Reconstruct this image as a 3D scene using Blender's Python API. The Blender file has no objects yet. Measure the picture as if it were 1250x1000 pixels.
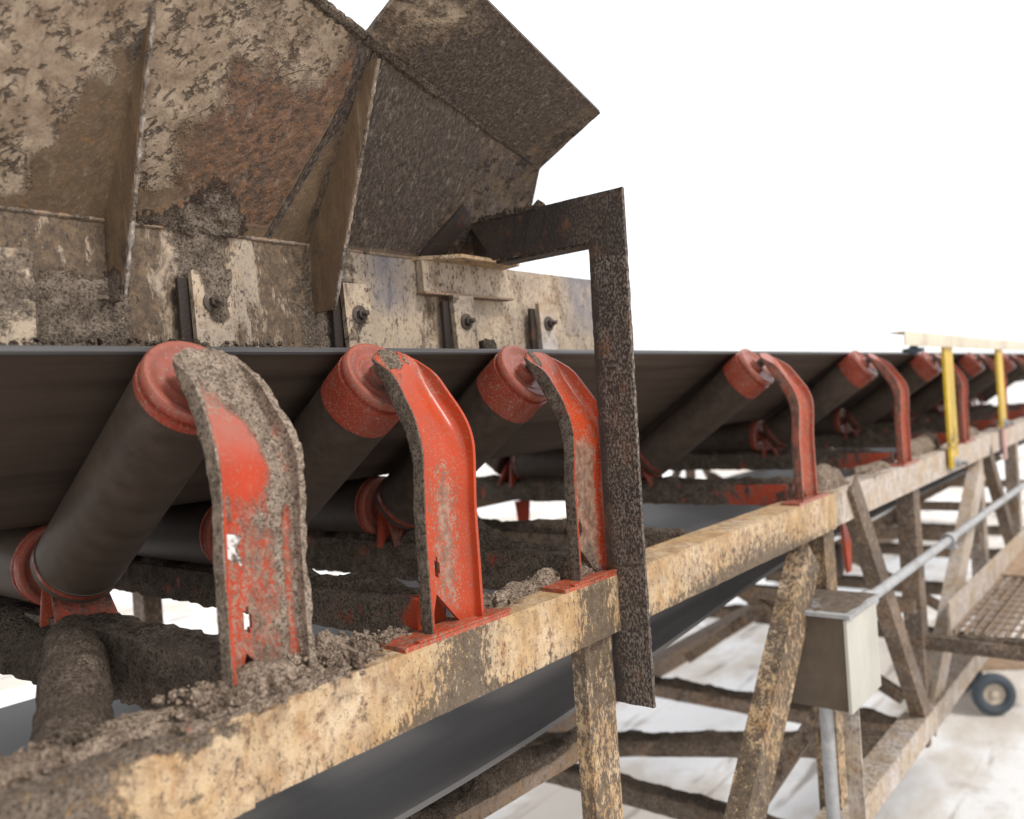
import bpy, bmesh, math, random
from mathutils import Vector, Matrix, noise, Euler
random.seed(7)
S = bpy.context.scene
C = S.collection
H = 2.8                      # eye height above the yard; every coordinate below is relative to the eye
XC = -1.945                  # centre line of the conveyor

# ------------------------------------------------------------------ camera
cam = bpy.data.objects.new('camera', bpy.data.cameras.new('camera'))
C.objects.link(cam)
right = Vector((0.77366653, 0.62980587, -0.06917128))
up = Vector((0.04853843, 0.04993727, 0.9975722))
back = right.cross(up)
cam.matrix_world = Matrix.Translation((0, 0, H)) @ Matrix((right, up, back)).transposed().to_4x4()
cam.data.sensor_width = 36
cam.data.lens = 1040 / 1250 * 36
cam.data.clip_start = 0.05
cam.data.clip_end = 2000
cam.data.dof.use_dof = True
cam.data.dof.focus_distance = 1.62
cam.data.dof.aperture_fstop = 2.6
S.camera = cam

# ------------------------------------------------------------------ overcast daylight
W = bpy.data.worlds.new('World'); S.world = W; W.use_nodes = True
nt = W.node_tree; nt.nodes.clear()
wo = nt.nodes.new('ShaderNodeOutputWorld'); bg = nt.nodes.new('ShaderNodeBackground')
sky = nt.nodes.new('ShaderNodeTexSky'); sky.sky_type = 'NISHITA'; sky.sun_disc = False
SUN_EL, SUN_AZ = math.radians(50), math.radians(86)     # azimuth clockwise from +Y
sky.sun_elevation = SUN_EL; sky.sun_rotation = SUN_AZ
mx = nt.nodes.new('ShaderNodeMixRGB'); mx.inputs[0].default_value = 0.86
mx.inputs[2].default_value = (9.3, 9.35, 9.5, 1)
nt.links.new(sky.outputs[0], mx.inputs[1]); nt.links.new(mx.outputs[0], bg.inputs[0])
bg.inputs[1].default_value = 0.09
nt.links.new(bg.outputs[0], wo.inputs[0])
sd = bpy.data.lights.new('sun', 'SUN'); sd.energy = 1.5; sd.angle = math.radians(11); sd.color = (1, 0.96, 0.9)
so = bpy.data.objects.new('sun', sd); C.objects.link(so)
dirv = Vector((math.sin(SUN_AZ) * math.cos(SUN_EL), math.cos(SUN_AZ) * math.cos(SUN_EL), math.sin(SUN_EL)))
so.rotation_euler = dirv.to_track_quat('Z', 'Y').to_euler()
so.location = (0, 0, 12)
S.view_settings.view_transform = 'Standard'; S.view_settings.look = 'None'
S.view_settings.gamma = 1; S.view_settings.exposure = 0.74; S.view_settings.use_curve_mapping = False
S.cycles.max_bounces = 6; S.cycles.diffuse_bounces = 4; S.cycles.glossy_bounces = 3

# ------------------------------------------------------------------ materials
class N:
    def __init__(s, name):
        s.m = bpy.data.materials.new(name); s.m.use_nodes = True
        s.t = s.m.node_tree; s.t.nodes.clear()
        s.out = s.t.nodes.new('ShaderNodeOutputMaterial'); s.b = s.t.nodes.new('ShaderNodeBsdfPrincipled')
        s.t.links.new(s.b.outputs[0], s.out.inputs[0])
        s.pos = s.t.nodes.new('ShaderNodeNewGeometry').outputs['Position']
    def put(s, inp, v):
        if isinstance(v, bpy.types.NodeSocket): s.t.links.new(v, inp)
        elif v is not None:
            if isinstance(v, tuple) and len(v) == 3 and inp.type == 'RGBA': v = v + (1,)
            inp.default_value = v
    def vec(s, scale=(1, 1, 1), rot=(0, 0, 0)):
        n = s.t.nodes.new('ShaderNodeMapping'); s.put(n.inputs['Vector'], s.pos)
        n.inputs['Scale'].default_value = scale; n.inputs['Rotation'].default_value = rot
        return n.outputs[0]
    def noise(s, sc, det=4, ro=0.55, vec=None, dist=0.0):
        n = s.t.nodes.new('ShaderNodeTexNoise'); s.put(n.inputs['Vector'], vec or s.pos)
        n.inputs['Scale'].default_value = sc; n.inputs['Detail'].default_value = det
        n.inputs['Roughness'].default_value = ro; n.inputs['Distortion'].default_value = dist
        return n.outputs[0]
    def voro(s, sc, vec=None, feature='F1'):
        n = s.t.nodes.new('ShaderNodeTexVoronoi'); n.feature = feature
        s.put(n.inputs['Vector'], vec or s.pos); n.inputs['Scale'].default_value = sc
        return n.outputs[0]
    def ramp(s, f, *stops):
        n = s.t.nodes.new('ShaderNodeValToRGB'); s.put(n.inputs[0], f)
        el = n.color_ramp.elements
        while len(el) < len(stops): el.new(0.5)
        for e, (p, c) in zip(el, stops):
            e.position = p; e.color = (c, c, c, 1) if not isinstance(c, tuple) else (c + (1,))
        return n.outputs[0]
    def mix(s, f, a, b, mode='MIX'):
        n = s.t.nodes.new('ShaderNodeMixRGB'); n.blend_type = mode
        s.put(n.inputs[0], f); s.put(n.inputs[1], a); s.put(n.inputs[2], b)
        return n.outputs[0]
    def ma(s, op, a, b=None, c=None):
        n = s.t.nodes.new('ShaderNodeMath'); n.operation = op
        s.put(n.inputs[0], a)
        if b is not None: s.put(n.inputs[1], b)
        if c is not None: s.put(n.inputs[2], c)
        return n.outputs[0]
    def attr(s, name):
        n = s.t.nodes.new('ShaderNodeAttribute'); n.attribute_name = name
        return n.outputs['Fac']
    def bump(s, h, strength=0.5, dist=0.004):
        n = s.t.nodes.new('ShaderNodeBump'); s.put(n.inputs['Height'], h)
        n.inputs['Strength'].default_value = strength; n.inputs['Distance'].default_value = dist
        s.t.links.new(n.outputs[0], s.b.inputs['Normal'])
    def done(s, col, rough, metal=0.0, spec=None):
        s.put(s.b.inputs['Base Color'], col); s.put(s.b.inputs['Roughness'], rough); s.put(s.b.inputs['Metallic'], metal)
        if spec is not None: s.b.inputs['Specular IOR Level'].default_value = spec
        return s.m

MUD_A, MUD_B = (0.082, 0.058, 0.041), (0.225, 0.176, 0.135)

def mud_layers(n):
    """colour and height of the gritty splashed mud"""
    f1 = n.noise(38, 5, 0.62); f2 = n.noise(190, 3, 0.6)
    c = n.mix(n.ramp(f1, (0.32, 0.0), (0.7, 1.0)), MUD_A, MUD_B)
    c = n.mix(n.ramp(f2, (0.38, 0.85), (0.54, 0.0)), c, (0.032, 0.023, 0.017))
    c = n.mix(n.ramp(n.noise(330, 2, 0.6), (0.58, 0.0), (0.66, 0.6)), c, (0.33, 0.27, 0.215))
    h = n.ma('ADD', n.ma('MULTIPLY', f1, 1.2), n.ma('MULTIPLY', f2, 0.6))
    return c, h

def mud_over(n, col, rough, height, edge=0.16, thick=1.0, stretch=None, spec=None, pale=1.0):
    """lay mud over a base wherever the mesh carries a 'mud' value, with a ragged edge"""
    a = n.attr('mud')
    rag = n.noise(60, 5, 0.7, n.vec((1, 1, stretch)) if stretch else None)
    n.b.inputs['Specular IOR Level'].default_value = 0.3
    v = n.ma('ADD', a, n.ma('MULTIPLY', n.ma('SUBTRACT', rag, 0.5), 0.95))
    mask = n.ramp(v, (0.5 - edge / 2, 0.0), (0.5 + edge / 2, 1.0))
    mc, mh = mud_layers(n)
    if pale != 1: mc = n.mix(1.0, mc, (pale, pale, pale), 'MULTIPLY')
    c = n.mix(mask, col, mc)
    r = n.ma('ADD', n.ma('MULTIPLY', mask, n.ma('SUBTRACT', 0.93, rough)), rough)
    hm = n.ma('MULTIPLY', mask, n.ma('ADD', n.ma('MULTIPLY', mh, 1.0), 0.9 * thick))
    h = n.ma('ADD', hm, n.ma('MULTIPLY', n.ma('SUBTRACT', 1.0, mask), height))
    return c, r, h

def m_red(name='red_paint', dust=0.5, rgb=(0.46, 0.050, 0.011), pale=0.85):
    n = N(name)
    f = n.noise(14, 4); g = n.noise(240, 2, 0.6); k = n.noise(55, 4, 0.7)
    c = n.mix(n.ramp(f, (0.3, 0.0), (0.75, 1.0)), rgb, tuple(x * 0.72 for x in rgb))
    spk = n.ma('MULTIPLY', n.ramp(g, (0.56, 0.0), (0.66, 1.0)), n.ramp(k, (0.42, 0.0), (0.62, dust)))
    c = n.mix(n.ma('MULTIPLY', spk, 0.75), c, (0.36, 0.24, 0.17))
    film = n.ramp(n.noise(6, 5, 0.65), (0.45, 0.0), (0.75, 0.4 * dust))
    c = n.mix(film, c, (0.20, 0.115, 0.08))
    chips = n.ramp(n.noise(95, 3, 0.6), (0.72, 0.0), (0.76, 0.85))
    c = n.mix(chips, c, (0.06, 0.035, 0.025))
    sc_ = n.noise(70, 4, 0.7, n.vec((1, 1, 0.12)))
    c = n.mix(n.ma('MULTIPLY', n.ramp(sc_, (0.58, 0.0), (0.66, 0.6)), n.ramp(k, (0.4, 0.0), (0.6, 1.0))), c, (0.17, 0.085, 0.055))
    c = n.mix(n.ma('MULTIPLY', n.attr('film'), n.ramp(n.noise(20, 4, 0.6), (0.3, 0.5), (0.65, 1.0))), c, (0.33, 0.14, 0.105))
    du = n.ma('ADD', n.ma('MULTIPLY', n.attr('dust'), 0.34), n.ma('ADD', n.ma('MULTIPLY', g, 0.6), n.ma('MULTIPLY', n.noise(90, 4, 0.7, n.vec((1, 1, 0.5))), 0.4)))
    c = n.mix(n.ramp(du, (0.60, 0.0), (0.70, 0.85)), c, n.mix(n.ramp(k, (0.4, 0.0), (0.6, 1.0)), (0.30, 0.225, 0.165), (0.15, 0.10, 0.07)))
    c, r, h = mud_over(n, c, 0.27, n.ma('MULTIPLY', k, 0.12), stretch=0.4, pale=pale, edge=0.24)
    n.bump(h, 0.55, 0.004)
    return n.done(c, r)

def m_mud(name='mud', dark=1.0, pale=0.0):
    n = N(name)
    c, h = mud_layers(n)
    big = n.noise(9, 3)
    c = n.mix(n.ramp(big, (0.35, 0.5), (0.65, 0.0)), c, (0.055, 0.040, 0.030))
    if dark < 1: c = n.mix(1 - dark, c, (0.03, 0.025, 0.021))
    if pale: c = n.mix(1.0, c, (pale, pale * 0.99, pale * 0.98), 'MULTIPLY')
    pore = n.voro(170)
    n.bump(n.ma('SUBTRACT', h, n.ma('MULTIPLY', n.ramp(pore, (0.0, 1.0), (0.5, 0.0)), 0.5)), 1.0, 0.009)
    return n.done(c, 0.95, 0.0, 0.15)

def m_tan(name='tan_paint', rgb=(0.50, 0.33, 0.165), rust=0.8, dark=0.8, grime=0.42):
    """flaking buff paint on steel: rust blooms, black scale, grey grime and grit"""
    n = N(name)
    vs = n.vec((1, 1, 0.42))
    st = n.noise(30, 6, 0.72, vs, 0.4); st2 = n.noise(85, 5, 0.72, vs); f = n.noise(6, 5, 0.65); g = n.noise(260, 2); iso = n.noise(42, 6, 0.72)
    c = n.mix(n.ramp(f, (0.38, 0.0), (0.64, 1.0)), rgb, tuple(min(1, a * b) for a, b in zip(rgb, (1.22, 1.42, 1.9))))
    c = n.mix(n.ramp(st, (0.44, 0.0), (0.62, 0.8 * rust)), c, (0.33, 0.165, 0.062))
    c = n.mix(n.ma('MULTIPLY', n.ramp(iso, (0.50, 0.0), (0.62, 1.0)), n.ramp(f, (0.36, 0.2), (0.6, rust))), c, (0.19, 0.10, 0.05))
    c = n.mix(n.ma('MULTIPLY', n.ramp(n.noise(13, 6, 0.7), (0.46, 0.0), (0.66, 1.0)), grime), c, (0.20, 0.155, 0.115))
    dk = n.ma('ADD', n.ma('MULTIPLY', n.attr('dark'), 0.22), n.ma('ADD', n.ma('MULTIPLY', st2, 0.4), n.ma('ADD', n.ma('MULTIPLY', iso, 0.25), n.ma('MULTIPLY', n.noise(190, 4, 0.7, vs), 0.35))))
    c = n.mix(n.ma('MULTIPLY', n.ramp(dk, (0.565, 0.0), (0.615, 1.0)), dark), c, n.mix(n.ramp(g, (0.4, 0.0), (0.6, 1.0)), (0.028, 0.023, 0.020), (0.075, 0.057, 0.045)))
    c = n.mix(n.ma('MULTIPLY', n.ramp(n.noise(140, 4, 0.7), (0.59, 0.0), (0.64, 1.0)), 0.75 * dark + 0.1), c, (0.05, 0.037, 0.029))
    c = n.mix(n.ramp(n.noise(110, 4, 0.65), (0.60, 0.0), (0.66, 0.4)), c, (0.60, 0.48, 0.34))
    c, r, h = mud_over(n, c, 0.62, n.ma('ADD', n.ma('MULTIPLY', st2, 0.9), n.ma('ADD', n.ma('MULTIPLY', iso, 0.6), n.ma('MULTIPLY', g, 0.3))))
    n.bump(h, 0.8, 0.006)
    return n.done(c, r)

def m_rust(name='rusty_steel', speck=0.8):
    """dark rusty angle iron crusted with pale dried spatter"""
    n = N(name)
    f = n.noise(7, 5, 0.6); s1 = n.noise(215, 4, 0.7, n.vec((1, 1, 0.6))); s2 = n.noise(40, 4)
    c = n.mix(n.ramp(f, (0.35, 0.0), (0.65, 1.0)), (0.026, 0.0205, 0.018), (0.045, 0.030, 0.023))
    c = n.mix(n.ramp(n.noise(16, 4, 0.6), (0.58, 0.0), (0.74, 0.7)), c, (0.17, 0.068, 0.028))
    c = n.mix(n.ma('MULTIPLY', n.ramp(s1, (0.48, 0.0), (0.58, 1.0)), n.ma('MULTIPLY', n.ramp(s2, (0.2, 0.45), (0.6, 1.0)), n.ma('MULTIPLY', n.attr('speck'), speck))), c, (0.25, 0.205, 0.165))
    c, r, h = mud_over(n, c, 0.62, n.ma('MULTIPLY', s1, 1.0))
    n.bump(h, 0.7, 0.004)
    return n.done(c, r)

def m_hopper(name='hopper_plate'):
    """old chute plate: buff paint, rust, wrinkled crust of dried slurry, fine spatter"""
    n = N(name)
    dia = n.vec((1, 1, 1), (0.75, 0, 0))
    wv = n.t.nodes.new('ShaderNodeMapping'); n.put(wv.inputs['Vector'], dia); wv.inputs['Scale'].default_value = (1, 1.0, 0.38)
    wr = n.noise(58, 5, 0.62, wv.outputs[0], 0.25); fine = n.noise(210, 3, 0.6, n.vec((1, 1, 0.5), (0.6, 0, 0))); f = n.noise(6, 4, 0.6)
    base = n.mix(n.ramp(f, (0.3, 0.0), (0.7, 1.0)), (0.215, 0.145, 0.085), (0.125, 0.083, 0.05))
    base = n.mix(n.ramp(n.noise(30, 5, 0.65, n.vec((1, 1, 0.3))), (0.55, 0.0), (0.72, 0.6)), base, (0.13, 0.08, 0.05))
    stn = n.noise(16, 6, 0.72, n.vec((1, 1, 0.5)))
    base = n.mix(n.ramp(stn, (0.44, 0.0), (0.64, 0.75)), base, (0.085, 0.056, 0.036))
    base = n.mix(n.ramp(n.noise(48, 5, 0.7), (0.56, 0.0), (0.68, 0.6)), base, (0.26, 0.13, 0.05))
    base = n.mix(n.ramp(n.noise(230, 3, 0.7), (0.58, 0.0), (0.66, 0.5)), base, (0.30, 0.235, 0.17))
    # rust zone
    rn = n.noise(75, 4, 0.65, wv.outputs[0])
    rc = n.mix(n.ramp(rn, (0.38, 0.0), (0.6, 1.0)), (0.06, 0.037, 0.027), (0.20, 0.108, 0.065))
    rc = n.mix(n.ramp(n.noise(65, 5, 0.75), (0.56, 0.0), (0.66, 0.85)), rc, (0.30, 0.125, 0.04))
    rc = n.mix(n.ramp(fine, (0.54, 0.0), (0.64, 0.6)), rc, (0.23, 0.16, 0.115))
    rc = n.mix(n.ramp(n.noise(28, 5, 0.7), (0.52, 0.0), (0.64, 0.7)), rc, (0.075, 0.055, 0.044))
    rm = n.ramp(n.ma('ADD', n.attr('rust'), n.ma('MULTIPLY', n.ma('SUBTRACT', f, 0.5), 1.0)), (0.35, 0.0), (0.65, 1.0))
    c = n.mix(rm, base, rc)
    # dark zone with fine pale streaks
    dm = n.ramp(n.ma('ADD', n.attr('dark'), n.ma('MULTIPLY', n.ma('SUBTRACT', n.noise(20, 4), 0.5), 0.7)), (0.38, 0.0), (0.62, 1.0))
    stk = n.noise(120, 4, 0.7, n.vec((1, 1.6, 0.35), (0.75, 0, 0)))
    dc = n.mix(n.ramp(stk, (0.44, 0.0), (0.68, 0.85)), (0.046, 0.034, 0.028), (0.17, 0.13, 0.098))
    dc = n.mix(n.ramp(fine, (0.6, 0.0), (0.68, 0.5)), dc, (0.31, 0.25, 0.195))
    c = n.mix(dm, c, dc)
    # pale slurry crust, the shade in its wrinkles painted as dark lines
    a = n.attr('crust')
    big = n.noise(16, 5, 0.7)
    cov = n.ramp(n.ma('ADD', a, n.ma('MULTIPLY', n.ma('SUBTRACT', big, 0.5), 1.5)), (0.34, 0.0), (0.66, 1.0))
    w1 = n.noise(50, 4, 0.6, wv.outputs[0], 0.25)
    rid = n.ma('MULTIPLY', n.ma('ABSOLUTE', n.ma('SUBTRACT', w1, 0.5)), 2.0)
    brk = n.ramp(n.noise(24, 3, 0.6), (0.50, 0.0), (0.62, 1.0))
    crk = n.ma('MULTIPLY', n.ramp(rid, (0.015, 1.0), (0.09, 0.0)), brk)
    pit = n.ramp(wr, (0.33, 1.0), (0.40, 0.0))
    crk = n.ma('MAXIMUM', crk, n.ma('MULTIPLY', pit, 0.85))
    cc = n.mix(n.ramp(n.noise(18, 5, 0.65), (0.35, 0.0), (0.65, 1.0)), (0.265, 0.19, 0.128), (0.42, 0.325, 0.235))
    cc = n.mix(n.ramp(n.noise(150, 3, 0.6), (0.55, 0.0), (0.68, 0.5)), cc, (0.15, 0.105, 0.075))
    cc = n.mix(n.ma('MULTIPLY', crk, 0.85), cc, (0.085, 0.058, 0.042))
    cm = n.ma('MULTIPLY', cov, n.ma('SUBTRACT', 1.0, crk))
    c = n.mix(cov, c, cc)
    runs = n.noise(52, 6, 0.7, n.vec((1, 1, 0.07))); wide = n.noise(11, 5, 0.65, n.vec((1, 1, 0.35)))
    c = n.mix(n.ramp(runs, (0.50, 0.0), (0.64, 0.5)), c, (0.105, 0.07, 0.045))
    c = n.mix(n.ramp(runs, (0.30, 0.45), (0.43, 0.0)), c, (0.36, 0.285, 0.215))
    c = n.mix(n.ma('MULTIPLY', n.ramp(wide, (0.48, 0.0), (0.66, 0.35)), n.ma('SUBTRACT', 1.0, dm)), c, (0.145, 0.088, 0.05))
    h0 = n.ma('ADD', n.ma('MULTIPLY', cm, 1.3), n.ma('MULTIPLY', n.ma('ADD', n.ma('MULTIPLY', rn, 0.6), n.ma('MULTIPLY', fine, 0.35)), n.ma('MAXIMUM', n.ma('MAXIMUM', dm, rm), 0.4)))
    c, r, h = mud_over(n, c, 0.68, h0)
    n.bump(h, 0.95, 0.009)
    return n.done(c, r)

def m_skirt(name='skirt_plate', base=(0.50, 0.39, 0.28)):
    """skirtboard paint: pale, blotched, brown runs, black spatter, flakes"""
    n = N(name)
    vs = n.vec((1, 1, 0.4)); f = n.noise(8, 5, 0.65); st = n.noise(24, 6, 0.72, vs, 0.5); sp = n.noise(140, 4, 0.7, n.vec((1, 1, 0.6))); iso = n.noise(50, 6, 0.72)
    c = n.mix(n.ramp(f, (0.38, 0.0), (0.62, 1.0)), base, tuple(x * y for x, y in zip(base, (0.72, 0.74, 0.80))))
    c = n.mix(n.ramp(st, (0.52, 0.0), (0.63, 0.8)), c, (0.21, 0.145, 0.095))
    c = n.mix(n.ramp(n.noise(11, 5, 0.65), (0.56, 0.0), (0.7, 0.6)), c, (0.29, 0.165, 0.075))
    sa = n.attr('stain')
    sm_ = n.ramp(n.ma('ADD', sa, n.ma('MULTIPLY', n.ma('SUBTRACT', st, 0.5), 2.4)), (0.34, 0.0), (0.62, 0.95))
    c = n.mix(sm_, c, n.mix(n.ramp(iso, (0.36, 0.0), (0.6, 1.0)), (0.185, 0.122, 0.072), (0.07, 0.049, 0.034)))
    c = n.mix(n.ma('MULTIPLY', n.ramp(n.noise(34, 6, 0.75, vs), (0.58, 0.0), (0.63, 0.85)), sm_), c, (0.42, 0.33, 0.25))
    c = n.mix(n.ma('MULTIPLY', n.ramp(sp, (0.54, 0.0), (0.60, 1.0)), n.ramp(st, (0.38, 0.1), (0.55, 0.95))), c, (0.05, 0.038, 0.032))
    c = n.mix(n.ma('MULTIPLY', n.ramp(iso, (0.56, 0.0), (0.63, 0.65)), n.ramp(f, (0.42, 0.0), (0.62, 1.0))), c, (0.15, 0.105, 0.07))
    c = n.mix(n.ma('MULTIPLY', n.attr('blue'), n.ramp(n.noise(14, 5, 0.6), (0.3, 0.3), (0.65, 0.9))), c, (0.145, 0.145, 0.175))
    c, r, h = mud_over(n, c, 0.62, n.ma('ADD', n.ma('MULTIPLY', sp, 0.8), n.ma('MULTIPLY', iso, 0.5)))
    n.bump(h, 0.75, 0.005)
    return n.done(c, r)

def m_rubber(name='belt_rubber', a=(0.042, 0.029, 0.022), b=(0.096, 0.070, 0.055), rough=(0.6, 0.75), sc=22, spec=0.13):
    n = N(name)
    st = n.noise(sc, 5, 0.6, n.vec((1, 0.05, 1))); f = n.noise(3, 3, 0.5, n.vec((1, 0.35, 1)))
    m = n.ma('MULTIPLY', n.ma('ADD', st, f), 0.5)
    c = n.mix(n.ramp(m, (0.36, 0.0), (0.64, 1.0)), a, b)
    n.bump(n.ma('ADD', st, n.ma('MULTIPLY', n.noise(300, 2), 0.15)), 0.12, 0.003)
    return n.done(c, n.ma('ADD', n.ma('MULTIPLY', st, rough[1] - rough[0]), rough[0]), 0.0, spec)

def m_plain(name, rgb, rough=0.5, metal=0.0, var=0.25, sc=30, dirt=0.35, bump=0.2, dirtcol=(0.10, 0.075, 0.055)):
    n = N(name)
    f = n.noise(sc, 5, 0.6); g = n.noise(sc * 0.3, 5, 0.65, n.vec((1, 1, 0.35)))
    c = n.mix(n.ramp(f, (0.3, 0.0), (0.7, 1.0)), rgb, tuple(x * (1 - var) for x in rgb))
    c = n.mix(n.ramp(g, (0.5, 0.0), (0.68, dirt)), c, dirtcol)
    c, r, h = mud_over(n, c, rough, f)
    n.bump(h, bump, 0.003)
    return n.done(c, r, metal)

def m_ground(name='ground_limestone'):
    """pale crushed stone yard: sandy swaths, damp patches, tyre tracks, grit"""
    n = N(name)
    f = n.noise(0.6, 6, 0.62, n.vec((1, 0.5, 1), (0, 0, 0.5))); g = n.noise(3.2, 6, 0.7); damp = n.noise(0.9, 6, 0.65)
    tr = n.noise(2.4, 5, 0.65, n.vec((1.6, 0.16, 1), (0, 0, -0.55)), 0.5); fine = n.noise(45, 5, 0.75)
    c = n.mix(n.ramp(f, (0.47, 0.0), (0.55, 1.0)), (0.80, 0.79, 0.78), (0.60, 0.54, 0.475))
    c = n.mix(n.ramp(g, (0.55, 0.0), (0.70, 0.45)), c, (0.44, 0.38, 0.32))
    c = n.mix(n.ramp(tr, (0.57, 0.0), (0.63, 0.75)), c, (0.26, 0.215, 0.175))
    c = n.mix(n.ramp(damp, (0.60, 0.0), (0.66, 0.6)), c, (0.30, 0.25, 0.21))
    c = n.mix(n.ramp(fine, (0.56, 0.0), (0.70, 0.4)), c, (0.36, 0.31, 0.26))
    n.bump(n.ma('ADD', g, fine), 0.5, 0.02)
    return n.done(c, 0.85)

RED = m_red(); RED1 = m_red('mud_caked_red_paint', 0.5, (0.45, 0.044, 0.011), 1.5); RED2 = m_red('red_roll_end', 0.8, (0.33, 0.055, 0.032)); RED3 = m_red('faded_red_paint', 1.0, (0.44, 0.072, 0.036))
MUD = m_mud(); MUDS = m_mud('shade_toned_mud', 0.68); MUDP = m_mud('pale_mud', 1.0, 2.1); TAN = m_tan(); TANP = m_tan('pale_tan_paint', (0.47, 0.37, 0.26), 0.4, 0.5)  # dark mud with shade put into its colour, and a paler copy
BROWN = m_tan('brown_stained_steel', (0.24, 0.17, 0.11), 0.6, 0.7)
RUST = m_rust(); HOP = m_hopper(); SKIRT = m_skirt()
RUB = m_rubber(); RUBR = m_rubber('return_belt_rubber', (0.075, 0.070, 0.067), (0.135, 0.127, 0.122), (0.42, 0.58), 26, 0.6)
ROLL = m_rubber('roll_steel', (0.046, 0.032, 0.024), (0.092, 0.067, 0.051), (0.45, 0.6), 40, 0.25)
GALV = m_plain('galvanised_steel', (0.42, 0.42, 0.42), 0.6, 0.25, 0.25, 40, 0.4)
BOXP = m_plain('beige_enamel', (0.50, 0.48, 0.42), 0.6, 0, 0.12, 6, 0.3)
BOXD = m_plain('brown_enamel', (0.135, 0.10, 0.07), 0.6, 0, 0.4, 7, 0.85, 0.3, (0.07, 0.048, 0.032))  # darker brown than the door, with streaks
YEL = m_plain('yellow_paint', (0.66, 0.43, 0.03), 0.45, 0, 0.2, 20, 0.5, 0.3, (0.14, 0.09, 0.03))
CREAM = m_plain('cream_paint', (0.66, 0.57, 0.44), 0.5, 0, 0.15, 14, 0.3)
PINK = m_plain('faded_pink_paint', (0.62, 0.36, 0.32), 0.6)
STEEL = m_plain('dark_bolt_steel', (0.10, 0.08, 0.065), 0.5, 0.5, 0.4, 60, 0.6)
BLACK = m_plain('black_rubber_strip', (0.022, 0.021, 0.022), 0.5, 0, 0.4, 80, 0.4, 0.6)
TYRE = m_plain('tyre_rubber', (0.07, 0.085, 0.10), 0.7); RIM = m_plain('rim_paint', (0.55, 0.47, 0.38), 0.5)
WOOD = m_plain('weathered_plank', (0.42, 0.29, 0.19), 0.8, 0, 0.4, 18, 0.4)
PAPER = m_plain('torn_white_label', (0.8, 0.78, 0.76), 0.7, 0, 0.1, 90, 0.25)
GROUND = m_ground()

# ------------------------------------------------------------------ mesh helpers
def V(*a): return Vector(a)
def lerp(a, b, t): return a + (b - a) * t
def sm(e0, e1, x):
    t = max(0.0, min(1.0, (x - e0) / (e1 - e0))) if e1 != e0 else float(x > e0)
    return t * t * (3 - 2 * t)
def fbm(p, sc, octv=4, seed=0):
    return noise.fractal(Vector(p) * sc + Vector((seed * 7.31, seed * 3.7, seed * 1.93)), 0.75, 2.1, octv)

def thing(name, label, cat, loc=(0, 0, 0), group=None):
    o = bpy.data.objects.new(name, None); C.objects.link(o)
    o.empty_display_size = 0.05
    o.location = Vector(loc) + Vector((0, 0, H)); o['label'] = label; o['category'] = cat; o['kind'] = 'thing'
    if group: o['group'] = group
    return o

ORG = {}
def emit(name, bm, mat, root=None, sub=None, attrs=None, disp=None, ang=38, weld=True, origin=None):
    """link a bmesh (eye-relative coordinates) as one mesh object; sub = parent part"""
    if weld: bmesh.ops.remove_doubles(bm, verts=bm.verts, dist=1e-5)
    bmesh.ops.recalc_face_normals(bm, faces=bm.faces)
    bm.normal_update()
    vals = {}
    if attrs:
        for k, fn in attrs.items():
            vals[k] = [fn(v.co, v.normal) for v in bm.verts]
    if disp:
        mv = [disp(v.co, v.normal, {k: vals[k][i] for k in vals}) for i, v in enumerate(bm.verts)]
        for v, d in zip(bm.verts, mv): v.co += d if isinstance(d, Vector) else v.normal * d
    par = sub or root
    base = Vector((0, 0, 0)) if par is None else ORG[par.name] if par.name in ORG else Vector(par.location) - Vector((0, 0, H))
    org = base if (sub or par) else (origin or Vector((0, 0, 0)))
    for v in bm.verts: v.co -= org
    me = bpy.data.meshes.new(name); bm.to_mesh(me); bm.free()
    for k, l in vals.items():
        a = me.attributes.new(k, 'FLOAT', 'POINT'); a.data.foreach_set('value', l)
    me.polygons.foreach_set('use_smooth', [True] * len(me.polygons))
    me.set_sharp_from_angle(angle=math.radians(ang))
    me.materials.append(mat)
    o = bpy.data.objects.new(name, me); C.objects.link(o)
    ORG[o.name] = org.copy()
    if par is not None: o.parent = par
    else: o.location = org + Vector((0, 0, H))
    return o

def solo(o, label, cat, group=None, kind='thing'):
    o['label'] = label; o['category'] = cat; o['kind'] = kind
    if group: o['group'] = group
    return o

def quadgrid(bm, P, nu, nv):
    """P(u,v) -> Vector, u,v in 0..1"""
    g = [[bm.verts.new(P(i / nu, j / nv)) for j in range(nv + 1)] for i in range(nu + 1)]
    for i in range(nu):
        for j in range(nv):
            bm.faces.new((g[i][j], g[i + 1][j], g[i + 1][j + 1], g[i][j + 1]))
    return g

def frame(p0, p1, up=(0, 0, 1)):
    d = (Vector(p1) - Vector(p0)); L = d.length; d.normalize()
    u = Vector(up); s = d.cross(u).normalized(); u = s.cross(d).normalized()
    return Vector(p0), d, s, u, L

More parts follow.
